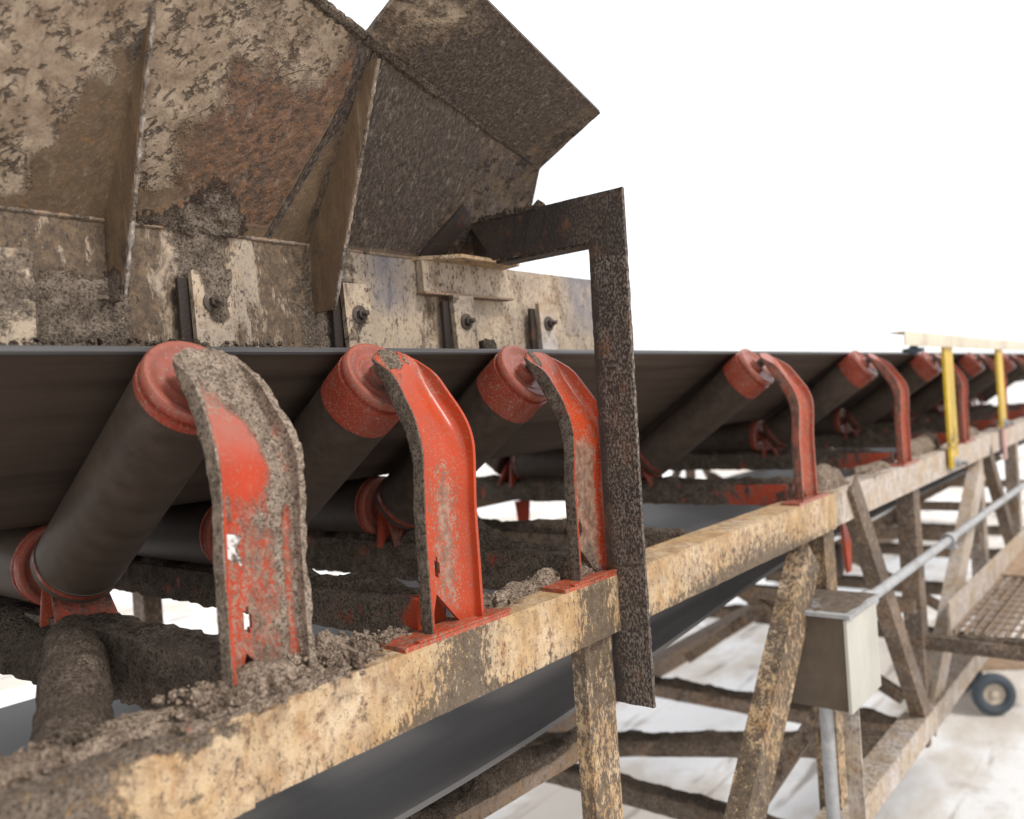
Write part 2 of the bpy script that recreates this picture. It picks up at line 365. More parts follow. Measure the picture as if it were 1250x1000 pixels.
def bar(bm, p0, p1, w, h, up=(0, 0, 1), step=None, bevel=0.0, so=0.0, uo=0.0):
    """rectangular bar from p0 to p1: w across, h along up, offset so/uo from the line"""
    o, d, s, u, L = frame(p0, p1, up)
    if step is None:
        vs = []
        for a in (0, L):
            for b in (-w / 2, w / 2):
                for c in (-h / 2, h / 2):
                    vs.append(bm.verts.new(o + d * a + s * (b + so) + u * (c + uo)))
        fs = [bm.faces.new([vs[i] for i in q]) for q in ((0, 1, 3, 2), (4, 6, 7, 5), (0, 4, 5, 1), (2, 3, 7, 6), (0, 2, 6, 4), (1, 5, 7, 3))]
        if bevel:
            es = list({e for f in fs for e in f.edges})
            bmesh.ops.bevel(bm, geom=es, offset=bevel, segments=2, affect='EDGES', profile=0.6)
        return
    nl, nw, nh = max(1, round(L / step)), max(1, round(w / step)), max(1, round(h / step))
    def pt(a, b, c): return o + d * (L * a) + s * (w * (b - 0.5) + so) + u * (h * (c - 0.5) + uo)
    quadgrid(bm, lambda x, y: pt(x, y, 0), nl, nw); quadgrid(bm, lambda x, y: pt(x, y, 1), nl, nw)
    quadgrid(bm, lambda x, y: pt(x, 0, y), nl, nh); quadgrid(bm, lambda x, y: pt(x, 1, y), nl, nh)
    quadgrid(bm, lambda x, y: pt(0, x, y), nw, nh); quadgrid(bm, lambda x, y: pt(1, x, y), nw, nh)

def box(bm, lo, hi, step=None, bevel=0.0):
    lo, hi = Vector(lo), Vector(hi); c = (lo + hi) / 2
    bar(bm, (c.x, lo.y, c.z), (c.x, hi.y, c.z), hi.x - lo.x, hi.z - lo.z, (0, 0, 1), step, bevel)

def angle(bm, p0, p1, a, la, b, lb, t=0.008, step=None, bevel=0.0012):
    """angle section: corner along p0-p1, one leg of length la along a, the other lb along b"""
    a, b = Vector(a).normalized(), Vector(b).normalized(); p0, p1 = Vector(p0), Vector(p1)
    d = (p1 - p0).normalized()
    def leg(x, lx, y, off):
        q = x * (off + (lx - off) / 2) + y * (t / 2)
        o, dd, s, u, L = frame(p0 + q, p1 + q, y)
        bar(bm, p0 + q, p1 + q, lx - off, t, y, step, 0 if step else bevel)
    leg(a, la, b, 0.0); leg(b, lb, a, t)

def lathe(bm, p0, axis, prof, seg=40):
    """prof: list of (distance along the axis, radius)"""
    axis = Vector(axis).normalized(); p0 = Vector(p0)
    s = axis.cross(Vector((0, 1, 0)) if abs(axis.y) < 0.9 else Vector((0, 0, 1))).normalized(); t = axis.cross(s)
    rings = []
    for a, r in prof:
        if r < 1e-6: rings.append([bm.verts.new(p0 + axis * a)]); continue
        rings.append([bm.verts.new(p0 + axis * a + (s * math.cos(2 * math.pi * k / seg) + t * math.sin(2 * math.pi * k / seg)) * r) for k in range(seg)])
    for A, B in zip(rings, rings[1:]):
        for k in range(seg):
            k2 = (k + 1) % seg
            if len(A) == 1 and len(B) == 1: continue
            if len(A) == 1: bm.faces.new((A[0], B[k], B[k2]))
            elif len(B) == 1: bm.faces.new((A[k], A[k2], B[0]))
            else: bm.faces.new((A[k], A[k2], B[k2], B[k]))

def tube(bm, pts, r, seg=12, rfn=None):
    pts = [Vector(p) for p in pts]; rings = []
    ref = None
    for i, p in enumerate(pts):
        d = (pts[min(i + 1, len(pts) - 1)] - pts[max(i - 1, 0)]).normalized()
        if ref is None: ref = d.cross(Vector((0.31, 0.2, 0.93))).normalized()
        s = (ref - d * ref.dot(d)).normalized(); ref = s; t = d.cross(s)
        rr = rfn(i / (len(pts) - 1)) if rfn else r
        rings.append([bm.verts.new(p + (s * math.cos(2 * math.pi * k / seg) + t * math.sin(2 * math.pi * k / seg)) * rr) for k in range(seg)])
    for A, B in zip(rings, rings[1:]):
        for k in range(seg): bm.faces.new((A[k], A[(k + 1) % seg], B[(k + 1) % seg], B[k]))
    bm.faces.new(rings[0]); bm.faces.new(rings[-1][::-1])

def ridge(bm, pts, hw, h, seed=0, step=0.007, nv=16, up=(0, 0, 1), rough=0.35, taper=0.12, base=0.0):
    """lumpy heap of mud lying along a line: half-width hw, height h; may be functions of 0..1"""
    pts = [Vector(p) for p in pts]
    L = [0.0]
    for a, b in zip(pts, pts[1:]): L.append(L[-1] + (b - a).length)
    tot = L[-1]; nu = max(6, int(tot / step)); up = Vector(up)
    fw = hw if callable(hw) else (lambda t: hw); fh = h if callable(h) else (lambda t: h)
    def P(t, v):
        s = t * tot; k = 0
        while k < len(pts) - 2 and s > L[k + 1]: k += 1
        f = (s - L[k]) / (L[k + 1] - L[k]); c = pts[k].lerp(pts[k + 1], f)
        d = (pts[k + 1] - pts[k]).normalized(); side = d.cross(up).normalized()
        end = min(1.0, math.sqrt(max(0.0, min(t, 1 - t) / taper))) if taper else 1.0
        a = math.pi * v
        n1 = fbm(c, 7, 3, seed); n2 = fbm(c + side * v * 0.4, 26, 4, seed + 3)
        ww = fw(t) * (0.85 + 0.3 * n2 * rough) * end; hh = fh(t) * (1 + 0.9 * rough * n1) * end
        q = c + side * (math.cos(a) * ww) + up * (math.sin(a) ** 0.8 * max(hh, 0.002) + base)
        q += Vector((fbm(q, 55, 3, seed + 5), fbm(q, 55, 3, seed + 6), fbm(q, 55, 3, seed + 7))) * (0.004 * (0.4 + math.sin(a)))
        return q
    g = quadgrid(bm, P, nu, nv)
    for i in range(nu): bm.faces.new((g[i][0], g[i][nv], g[i + 1][nv], g[i + 1][0]))
    bm.faces.new([g[0][j] for j in range(nv + 1)]); bm.faces.new([g[nu][j] for j in range(nv, -1, -1)])

def crumbs(bm, n, place, rmin=0.003, rmax=0.012, rng=random):
    """loose lumps of dried mud"""
    for _ in range(n):
        p = place(rng)
        r = rmin + (rmax - rmin) * rng.random() ** 2.5
        m = Matrix.Translation(p) @ Euler((rng.random() * 6, rng.random() * 6, rng.random() * 6)).to_matrix().to_4x4() @ Matrix.Diagonal((r, r * (0.6 + 0.4 * rng.random()), r * (0.5 + 0.4 * rng.random()), 1))
        ret = bmesh.ops.create_icosphere(bm, subdivisions=1, radius=1, matrix=m)
        for v in ret['verts']: v.co += Vector((rng.uniform(-1, 1), rng.uniform(-1, 1), rng.uniform(-1, 1))) * r * 0.22

def poly_plate(bm, pts, t, normal=None, bevel=0.001):
    pts = [Vector(p) for p in pts]
    n = Vector(normal).normalized() if normal else (pts[1] - pts[0]).cross(pts[2] - pts[0]).normalized()
    A = [bm.verts.new(p - n * t / 2) for p in pts]; B = [bm.verts.new(p + n * t / 2) for p in pts]
    fs = [bm.faces.new(A[::-1]), bm.faces.new(B)]
    for i in range(len(pts)):
        j = (i + 1) % len(pts); fs.append(bm.faces.new((A[i], A[j], B[j], B[i])))
    if bevel: bmesh.ops.bevel(bm, geom=list({e for f in fs for e in f.edges}), offset=bevel, segments=2, affect='EDGES')

def bolt(bm, p, axis, r=0.011, stick=0.02):
    """washer, hex nut and threaded end"""
    axis = Vector(axis).normalized()
    lathe(bm, p, axis, [(0, 0), (0, r * 1.7), (0.003, r * 1.7), (0.004, r * 1.5), (0.004, 0)], 18)
    lathe(bm, Vector(p) + axis * 0.004, axis, [(0, 0), (0, r), (r * 0.8, r), (r * 0.95, r * 0.8), (r * 0.95, 0)], 6)
    pr = [(0, 0), (0, r * 0.5)]
    k = 0.004
    while k < stick: pr += [(k, r * 0.5), (k + 0.001, r * 0.42), (k + 0.002, r * 0.5)]; k += 0.003
    lathe(bm, Vector(p) + axis * (0.004 + r * 0.9), axis, pr + [(stick, r * 0.4), (stick, 0)], 12)

BM = bmesh.new

# ================================================================== SETTING
bm = BM(); quadgrid(bm, lambda u, v: V(-900 + 1800 * u, -900 + 1800 * v, -H), 4, 4)
o = emit('ground', bm, GROUND); o['kind'] = 'structure'

# ================================================================== TRUSS
ZS, ZB = -0.385, -0.505          # top and bottom of the stringer
ZL = -1.50                       # lower chord
tr = thing('conveyor_truss', 'long buff painted steel truss carrying the conveyor, streaked with rust and mud', 'truss', (-1.05, 0, ZL - 0.05))
def front_mud(p, n):
    m = 0.62 * sm(0.86, 0.50, p.y + 0.6 * (ZS - p.z)) if p.y < 0.95 else 0.0
    if n.x > 0.6: m = max(m, 0.13 + 0.40 * fbm(p, 7, 4, 12))
    if n.z > 0.6:
        m = max(m, 0.36 + 0.5 * sm(1.0, 0.7, p.y) + 0.25 * fbm(p, 6, 3, 2) - 0.6 * sm(-1.035, -1.0, p.x) + (0.1 if p.y < 1.6 else -0.22))
    return m
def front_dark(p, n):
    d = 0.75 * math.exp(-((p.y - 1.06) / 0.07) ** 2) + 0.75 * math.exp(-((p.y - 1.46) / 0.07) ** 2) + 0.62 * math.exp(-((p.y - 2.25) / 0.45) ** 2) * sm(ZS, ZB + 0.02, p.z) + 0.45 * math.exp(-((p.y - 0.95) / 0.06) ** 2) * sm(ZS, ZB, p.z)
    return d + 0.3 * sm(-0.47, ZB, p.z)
bm = BM(); box(bm, (-1.10, -0.6, ZB), (-1.0, 2.93, ZS), 0.012)
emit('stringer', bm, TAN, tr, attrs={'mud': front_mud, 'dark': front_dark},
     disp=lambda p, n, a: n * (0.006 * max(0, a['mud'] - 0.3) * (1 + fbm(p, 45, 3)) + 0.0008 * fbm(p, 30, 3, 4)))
bm = BM(); box(bm, (-1.105, 2.935, ZB + 0.004), (-1.004, 14, ZS + 0.003), 0.05)
emit('stringer', bm, TANP, tr, attrs={'mud': lambda p, n: (0.32 + 0.3 * fbm(p, 3, 3)) if n.z > 0.6 else 0, 'dark': lambda p, n: 0.5 * math.exp(-((p.y - 2.98) / 0.05) ** 2)})
bm = BM(); box(bm, (2 * XC + 1.0, -0.6, ZB), (2 * XC + 1.1, 14, ZS), 0.1)
emit('stringer', bm, BROWN, tr)
bm = BM(); box(bm, (-0.9995, 0.10, ZB - 0.002), (-0.9915, 0.628, ZS - 0.006), 0.012)
emit('splice_plate', bm, TAN, tr, attrs={'mud': lambda p, n: 0.30 * sm(0.66, 0.45, p.y + 0.3 * (ZS - p.z)) + 0.18 + 0.45 * fbm(p, 9, 3) + 0.25 * sm(ZS - 0.03, ZS, p.z), 'dark': lambda p, n: 0.1},
     disp=lambda p, n, a: n * (0.002 * fbm(p, 40, 3)))

def post(y, x=-1.02, z0=ZB, z1=ZL, w=0.10, d=0.075, mat=TAN, s=1):
    bm = BM(); angle(bm, (x, y, z0), (x, y, z1), (0, 1, 0), w, (-s, 0, 0), d, 0.009, 0.03)
    emit('post', bm, mat, tr, attrs={'dark': lambda p, n: 0.45 + 0.3 * fbm(p, 5, 3), 'mud': lambda p, n: 0.1})
def diag(p0, p1, mat=TAN, w=0.085, d=0.06, s=1, dark=0.5, mud=0.1):
    bm = BM(); dr = (Vector(p1) - Vector(p0)).normalized(); a = Vector((1, 0, 0)).cross(dr).normalized()
    if a.y < 0: a = -a
    angle(bm, p0, p1, a, w, (-s, 0, 0), d, 0.009, 0.03)
    emit('diagonal_brace', bm, mat, tr, attrs={'dark': lambda p, n: dark + 0.3 * fbm(p, 5, 3), 'mud': lambda p, n: mud + 0.25 * fbm(p, 9, 3)})
post(1.435, d=0.035)
post(2.86); post(4.0, mat=BROWN); post(5.42, mat=TANP); post(6.62, mat=TANP); post(8.0, mat=TANP); post(9.2, mat=TANP)
diag((-0.985, 2.62, ZB - 0.0), (-0.985, 1.72, ZL), TAN, 0.125, 0.06, mud=0.35)
diag((-0.985, 3.07, ZS - 0.01), (-0.985, 3.86, ZL), BROWN, 0.085)
diag((-1.0, 5.36, ZB), (-1.0, 3.96, ZL), TANP, 0.13, 0.06, dark=0.0)
diag((-1.0, 5.62, ZB), (-1.0, 6.60, ZL), BROWN)
diag((-1.0, 8.0, ZB), (-1.0, 6.66, ZL), TANP); diag((-1.0, 8.2, ZB), (-1.0, 9.2, ZL), BROWN)
bm = BM(); angle(bm, (-0.98, -0.6, ZL + 0.05), (-0.98, 14, ZL + 0.05), (0, 0, -1), 0.10, (-1, 0, 0), 0.10, 0.010, 0.05)
emit('lower_chord', bm, TANP, tr, attrs={'dark': lambda p, n: 0.15 + 0.3 * fbm(p, 4, 3), 'mud': lambda p, n: 0.1 + (0.3 if n.z > 0.5 else 0)})
FX = 2 * XC + 0.98
bm = BM(); angle(bm, (FX, -0.6, ZL + 0.05), (FX, 14, ZL + 0.05), (0, 0, -1), 0.10, (1, 0, 0), 0.10, 0.010)
emit('lower_chord', bm, BROWN, tr)
for y in (0.2, 1.41, 2.86, 4.0, 5.42, 6.62, 8.0, 9.2): post(y, FX + 0.03, mat=BROWN, s=-1)
for a, b in ((2.65, 1.6), (3.05, 3.9), (5.3, 4.1), (5.6, 6.5), (0.4, 1.4), (8.0, 6.7)):
    diag((FX + 0.03, a, ZB), (FX + 0.03, b, ZL), BROWN, 0.08, 0.06, -1)
# longitudinal members below the return run
bm = BM(); angle(bm, (-1.40, 0.3, -0.915), (-1.40, 2.02, -0.955), (0, 0, -1), 0.055, (-1, 0, 0), 0.07, 0.008, 0.02)
emit('rail', bm, BROWN, tr, attrs={'dark': lambda p, n: 0.2, 'mud': lambda p, n: 0.2 + 0.3 * fbm(p, 9, 3)})
bm = BM(); angle(bm, (-2.40, 2.6, -1.47), (-2.40, 9, -1.49), (0, 0, -1), 0.09, (-1, 0, 0), 0.09, 0.008, 0.05)
emit('rail', bm, BROWN, tr, attrs={'dark': lambda p, n: 0.2, 'mud': lambda p, n: 0.25 + 0.3 * fbm(p, 5, 3)})
bm = BM(); ridge(bm, [(-1.43, 0.7, -0.93), (-1.43, 1.95, -0.96)], 0.05, lambda t: 0.05 + 0.02 * math.sin(t * 19), 11, 0.012, 12)
emit('mud_crust', bm, MUD, tr)['kind'] = 'stuff'
def cross_beam(y, z, x0=2 * XC + 1.04, x1=-1.04, h=0.075, mud=0.7, seed=1, heap=0.03, mat=BROWN, y1=None, gaps=()):
    y1 = y if y1 is None else y1
    bm = BM(); bar(bm, (x0, y1, z), (x1, y, z), 0.05, h, (0, 0, 1), 0.03)
    b = emit('cross_beam', bm, mat, tr, attrs={'mud': lambda p, n: mud + 0.35 * fbm(p, 7, 3, seed), 'dark': lambda p, n: 0.3},
         disp=lambda p, n, a: n * (0.004 * max(0, a['mud']) * (1 + fbm(p, 22, 3, seed))))
    if heap:
        bm = BM(); ridge(bm, [(x0 + 0.1, y1, z + h / 2 - 0.004), (x1 - 0.06, y, z + h / 2 - 0.004)], 0.045, lambda t: heap * (0.6 + 0.8 * max(0, fbm((t * 3, seed, 0), 2.2, 3))), seed, 0.014, 12)
        emit('mud_crust', bm, MUD, None, sub=b)['kind'] = 'stuff'
cross_beam(2.10, -0.43, h=0.055, mud=0.05, seed=3, heap=0.05)      # top beam with heaps, seen through the idlers
cross_beam(2.76, -1.53, mud=0.7, seed=5, heap=0.022)
cross_beam(4.0, -1.60, mud=0.35, seed=7, heap=0.045, x1=-1.02)
cross_beam(3.68, -1.52, x0=-2.75, y1=2.72, x1=-1.0, h=0.08, mud=0.6, seed=9, heap=0.025)
cross_beam(4.0, -1.02, h=0.06, mud=0.1, seed=12, heap=0)
cross_beam(5.42, -1.55, mud=0.5, seed=13); cross_beam(5.42, -0.95, h=0.06, mud=0.1, seed=14, heap=0)
cross_beam(6.62, -1.55, mud=0.5, seed=15); cross_beam(6.62, -0.95, h=0.06, mud=0.1, seed=16, heap=0)
cross_beam(8.0, -1.55, mud=0.5, seed=17); cross_beam(9.2, -1.55, mud=0.5, seed=18); cross_beam(8.0, -0.95, h=0.06, mud=0.1, seed=19, heap=0)
cross_beam(0.3, -1.55, mud=0.6, seed=21, heap=0); cross_beam(1.45, -1.54, mud=0.7, seed=22, heap=0.04)
for y in (3.4, 4.7, 5.9, 7.2): cross_beam(y, -0.44, h=0.05, mud=0.4, seed=int(y * 10), heap=0.04)
# sloping knee braces inside the truss, seen past the box
for p0, p1 in (((-1.3, 2.72, -1.5), (-1.06, 2.9, -1.1)), ((-2.6, 4.02, -0.62), (-1.12, 4.02, -1.45)), ((-1.1, 4.04, -0.62), (-2.2, 4.04, -1.42)), ((-2.7, 5.44, -0.6), (-1.15, 5.44, -1.45)), ((-1.12, 6.64, -0.6), (-2.6, 6.64, -1.45))):
    bm = BM(); bar(bm, p0, p1, 0.05, 0.05, (0, 1, 0), 0.05)
    emit('brace', bm, BROWN, tr, attrs={'mud': lambda p, n: 0.35 + 0.4 * fbm(p, 6, 3), 'dark': lambda p, n: 0.3})

# ================================================================== BELT
bt = thing('conveyor_belt', 'wide dark rubber belt running in a trough over the idlers and flat underneath', 'belt', (XC, 0, -0.8))
TB = 0.013
def belt_sec(n=10):
    pts = []
    xe, ze = -1.247, 0.1115; xi, zi = -1.665, -0.167
    a = V(xe, 0, ze); b = V(xi + 0.03, 0, zi + 0.02); c = V(xi - 0.04, 0, zi)
    for k in range(n): pts.append(a.lerp(b, k / n))
    for k in range(6):
        t = k / 6; pts.append(b.lerp(V(xi, 0, zi), t).lerp(V(xi, 0, zi).lerp(c, t), t))
    for k in range(7): pts.append(c.lerp(V(XC, 0, zi), k / 6))
    return pts + [V(2 * XC - p.x, 0, p.z) for p in pts[-2::-1]]
sec = belt_sec()
def norm_at(i):
    d = (sec[min(i + 1, len(sec) - 1)] - sec[max(i - 1, 0)]).normalized(); return V(-d.z, 0, d.x) * -1
bm = BM()
ys = [-1.0 + 0.1 * k for k in range(61)] + [5.2 + 0.6 * k for k in range(22)]
tops, bots = [], []
for y in ys:
    w = 0.0015 * fbm((0, y, 0), 3, 2)
    tops.append([bm.verts.new(p + norm_at(i) * TB * (1 if norm_at(i).z > 0 else -1) + V(0, y, w)) for i, p in enumerate(sec)])
    bots.append([bm.verts.new(p + V(0, y, w)) for p in sec])
for k in range(len(ys) - 1):
    for R in (tops, bots):
        for i in range(len(sec) - 1): bm.faces.new((R[k][i], R[k + 1][i], R[k + 1][i + 1], R[k][i + 1]))
    for i in (0, len(sec) - 1): bm.faces.new((tops[k][i], tops[k + 1][i], bots[k + 1][i], bots[k][i]))
emit('carrying_run', bm, RUB, bt, ang=50)
bm = BM(); tube(bm, [(sec[0].x + 0.003, y, sec[0].z + 0.006) for y in ys], 0.0068, 8)
emit('belt_edge', bm, m_rubber('lit_belt_edge', (0.06, 0.058, 0.058), (0.13, 0.125, 0.125), (0.5, 0.6), 30, 0.4), bt)  # paler strip: light caught by the lip, put into the colour
bm = BM()
def ret_z(y): return -0.755 + 0.125 * sm(1.1, 3.3, y) * 1.0
def ret_x(y): return -1.205 - 0.0 * y
R0, R1 = [], []
for k in range(70):
    y = -0.6 + 0.09 * k if k < 56 else 4.4 + (k - 55) * 0.8
    row0, row1 = [], []
    for j in range(13):
        x = lerp(-1.205, -2.66, j / 12); z = ret_z(y) - 0.012 * math.sin(math.pi * j / 12)
        row0.append(bm.verts.new((x, y, z))); row1.append(bm.verts.new((x, y, z - 0.012)))
    R0.append(row0); R1.append(row1)
for k in range(69):
    for R in (R0, R1):
        for j in range(12): bm.faces.new((R[k][j], R[k + 1][j], R[k + 1][j + 1], R[k][j + 1]))
    for j in (0, 12): bm.faces.new((R0[k][j], R0[k + 1][j], R1[k + 1][j], R1[k][j]))
emit('return_run', bm, RUBR, bt)

# ================================================================== IDLERS
AX = V(math.cos(math.radians(35)), 0, math.sin(math.radians(35)))
E0 = V(-1.166, 0, 0.069)          # centre of the wing roll's outer end
RR, RL = 0.077, 0.545
O_P = [(-1.018, ZS), (-1.018, -0.28), (-1.018, -0.18), (-1.013, -0.10), (-1.014, -0.06), (-1.028, -0.018), (-1.055, 0.024), (-1.088, 0.068), (-1.122, 0.094), (-1.150, 0.106)]
W_P = [(-1.056, ZS), (-1.056, -0.28), (-1.056, -0.19), (-1.051, -0.13), (-1.052, -0.095), (-1.064, -0.052), (-1.092, -0.006), (-1.119, 0.038), (-1.137, 0.078), (-1.153, 0.103)]
def spl(P, t):
    x = t * (len(P) - 1); i = min(int(x), len(P) - 2); f = x - i
    g = lambda k: Vector(P[max(0, min(len(P) - 1, k))])
    p0, p1, p2, p3 = g(i - 1), g(i), g(i + 1), g(i + 2)
    return 0.5 * ((2 * p1) + (p2 - p0) * f + (2 * p0 - 5 * p1 + 4 * p2 - p3) * f * f + (3 * p1 - p0 - 3 * p2 + p3) * f ** 3)
COLS = [(-1, 1), (-1, 0.8), (-1, 0.55), (-1, 0.3), (-0.98, 0.13), (-0.93, 0.03), (-0.85, 0)] + [(-0.85 + 1.35 * k / 22, 0) for k in range(1, 23)] + \
       [(0.62, 0.02), (0.74, 0.06), (0.85, 0.14), (0.94, 0.28), (0.985, 0.48), (1, 0.66), (1, 0.83), (1, 1)]
def bracket_mesh(y, mirror=False):
    bm = BM(); NT = 84; g = []
    for i in range(NT + 1):
        t = i / NT; o, w = spl(O_P, t), spl(W_P, t); w = w.lerp(o, 0.24)
        hw = 0.066 - 0.012 * sm(0.45, 0.8, t) - 0.026 * max(0, (t - 0.86) / 0.14) ** 2
        row = []
        for yf, f in COLS:
            f2 = f * (1 - 0.55 * sm(0.72, 0.98, t))
            p = w.lerp(o, f2); z = p.y; yy = yf * hw
            if f < 0.2 and -0.8 < yf < 0.5:             # inverted V cut at the foot
                nt_ = 0.066 * max(0.0, 1 - (abs(yf + 0.42) / (0.28 if yf < -0.42 else 0.9)))
                z += nt_ * max(0.0, 1 - t / 0.2)
            row.append(bm.verts.new((p.x, y + yy, z)))
        g.append(row)
    for i in range(NT):
        for j in range(len(COLS) - 1):
            c = (g[i][j].co + g[i + 1][j + 1].co) / 2
            if ((c.y - y + 0.022) / 0.0068) ** 2 + ((c.z + 0.277) / 0.017) ** 2 < 1: continue    # slot
            bm.faces.new((g[i][j], g[i][j + 1], g[i + 1][j + 1], g[i + 1][j]))
    bmesh.ops.recalc_face_normals(bm, faces=bm.faces)
    bmesh.ops.solidify(bm, geom=bm.faces[:], thickness=0.0065)
    if mirror:
        for v in bm.verts: v.co.x = 2 * XC - v.co.x
    return bm

def roll(root, y, p_end, axis, length, red=0.085, near=True):
    """one carrying roll: shell, red end sleeve, dished cap and shaft; p_end is its outer end"""
    axis = Vector(axis); p = Vector(p_end) + V(0, y, 0)
    bm = BM(); lathe(bm, p, axis, [(-length, 0.02), (-length, RR - 0.006), (-length + 0.005, RR), (-length + 0.03, RR), (-length + 0.031, RR - 0.0015)] + [(-length + 0.04 + (length - red - 0.04) * k / 6, RR - 0.001) for k in range(7)], 56)
    r = emit('roll', bm, ROLL, root)
    bm = BM(); lathe(bm, p, axis, [(-red, RR - 0.001), (-red + 0.002, RR + 0.0006), (-0.026, RR + 0.0006), (-0.024, RR - 0.006), (-0.018, RR - 0.006), (-0.016, RR), (-0.006, RR), (-0.001, RR - 0.003), (0, RR - 0.008), (-0.002, RR - 0.014), (-0.007, RR - 0.019), (-0.0085, 0.048), (-0.0075, 0.045), (-0.0075, 0.039), (-0.0095, 0.036), (-0.0095, 0.026), (0.004, 0.024), (0.006, 0.02), (0.006, 0)], 56)
    emit('end_cap', bm, RED2, None, sub=r, attrs={'film': lambda q, n: 0.5 * ((q - p).dot(axis) > -0.012), 'dust': lambda q, n: 0.22, 'mud': lambda q, n: 0.12 + 0.35 * fbm(q, 12, 3)})
    bm = BM(); lathe(bm, p, axis, [(0, 0), (0, 0.014), (0.019, 0.014), (0.021, 0.012), (0.021, 0)], 16)
    emit('shaft', bm, STEEL, None, sub=r)
    bm = BM(); lathe(bm, p, -axis, [(length - 0.002, 0), (length, 0.05), (length, RR - 0.004), (length - 0.02, RR + 0.0008), (length - 0.028, RR + 0.0008)], 48)
    emit('end_ring', bm, RED2, None, sub=r, attrs={'mud': lambda q, n: 0.4 + 0.3 * fbm(q, 15, 3)})
    return r

def make_idler(y, label, seed, brmud, brdust=lambda p, n: 0.4, cm=None, red=0.085, brmat=RED):
    """three-roll troughing set on its own cross member"""
    t = thing('troughing_idler', label, 'idler', (XC, y, ZS), 'troughing idlers under the belt')
    if cm is None: cm = dict(mud=0.75, top=-0.325, bot=-0.404, heap=0.02, redend=0.1)
    # cross member: inverted angle
    bm = BM(); box(bm, (2 * XC + 1.04, y - 0.035, cm['bot']), (-1.085, y + 0.035, cm['top']), 0.0125)
    emit('cross_member', bm, RED if brmat is RED1 else brmat, t, attrs={'mud': lambda p, n: cm['mud'] - 0.55 * sm(-1.06 - cm['redend'] - 0.10, -1.06 - cm['redend'] + 0.10, p.x) + 0.5 * fbm(p, 14, 4, seed)},
         disp=lambda p, n, a: n * (0.0065 * max(0, a['mud']) * (0.8 + 0.9 * fbm(p, 34, 4, seed))))
    if cm['heap']:
        bm = BM(); ridge(bm, [(2 * XC + 1.2, y, cm['top'] - 0.004), (-1.10, y, cm['top'] - 0.004)], 0.042, lambda q: cm['heap'] * (1.0 + 1.1 * fbm((q * 4, seed, 0), 2.6, 3)), seed, 0.010, 12)
        emit('mud_crust', bm, MUD, t)['kind'] = 'stuff'
    for mir in (False, True):
        bm = bracket_mesh(y, mir)
        emit('end_bracket', bm, brmat, t, attrs={'film': lambda p, n: (0.75 * sm(-0.075, -0.02, p.z) if seed == 1 else 0.04 + 0.22 * sm(0.0, 0.06, p.z)), 'mud': (lambda p, n: brmud(p - V(0, y, 0), n)) if not mir else (lambda p, n: 0.3), 'dust': (lambda p, n: brdust(p - V(0, y, 0), n)) if not mir else (lambda p, n: 0.3)},
             disp=lambda p, n, a: n * ((0.0036 if n.y > -0.6 else 0.0012) * sm(0.35, 0.95, a['mud']) * (0.8 + 1.3 * fbm(p, 33, 5, seed))))
        sgn = (lambda x: x) if not mir else (lambda x: 2 * XC - x)
        bm = BM(); xs = sorted((sgn(-1.062), sgn(-1.0)))
        box(bm, (xs[0], y - 0.145, ZS), (xs[1], y + 0.115, ZS + 0.008), 0.02)
        xs = sorted((sgn(-1.012), sgn(-0.998))); box(bm, (xs[0], y - 0.115, ZS + 0.0085), (xs[1], y + 0.12, ZS + 0.012), None, 0.002)
        f = emit('foot_plate', bm, brmat, t, attrs={'dust': lambda p, n: 0.4, 'mud': lambda p, n: (0.46 + 0.4 * fbm(p, 14, 3, seed) - 0.35 * sm(-1.03, -1.015, p.x)) if seed != 1 else 0.75 + 0.4 * fbm(p, 14, 3)})
    # inner brackets between the rolls
    for mir in (False, True):
        q = (lambda v: v) if not mir else (lambda v: V(2 * XC - v.x, v.y, v.z))
        D = E0 - AX * (RL + 0.016)
        bm = BM(); perp = V(-AX.z, 0, AX.x)
        pl = [D + perp * 0.035 + V(0, y - 0.022, 0), D + perp * 0.035 + V(0, y + 0.022, 0), D - perp * 0.01 + V(0, y + 0.045, 0), V(D.x + 0.045, y + 0.055, -0.34), V(D.x + 0.045, y - 0.055, -0.34), D - perp * 0.01 + V(0, y - 0.045, 0)]
        poly_plate(bm, [q(v) for v in pl], 0.008, q(AX + V(0.4, 0, 0)))
        emit('inner_bracket', bm, RED3, t, attrs={'mud': lambda p, n: 0.42 + 0.3 * fbm(p, 30, 3)})
        x = D.x - 0.022
        bm = BM(); pl = [V(x, y - 0.02, -0.20), V(x, y + 0.02, -0.20), V(x, y + 0.045, -0.26), V(x, y + 0.055, -0.345), V(x, y - 0.055, -0.345), V(x, y - 0.045, -0.26)]
        poly_plate(bm, [q(v) for v in pl], 0.008, (1, 0, 0))
        emit('inner_bracket', bm, RED3, t, attrs={'mud': lambda p, n: 0.35 + 0.3 * fbm(p, 30, 3)})
        roll(t, y, q(E0), AX if not mir else V(-AX.x, 0, AX.z), RL, red)
    roll(t, y, (-1.672, 0, -0.2450), (1, 0, 0), 2 * (XC * -1 - 1.672), 0.03)
    return t

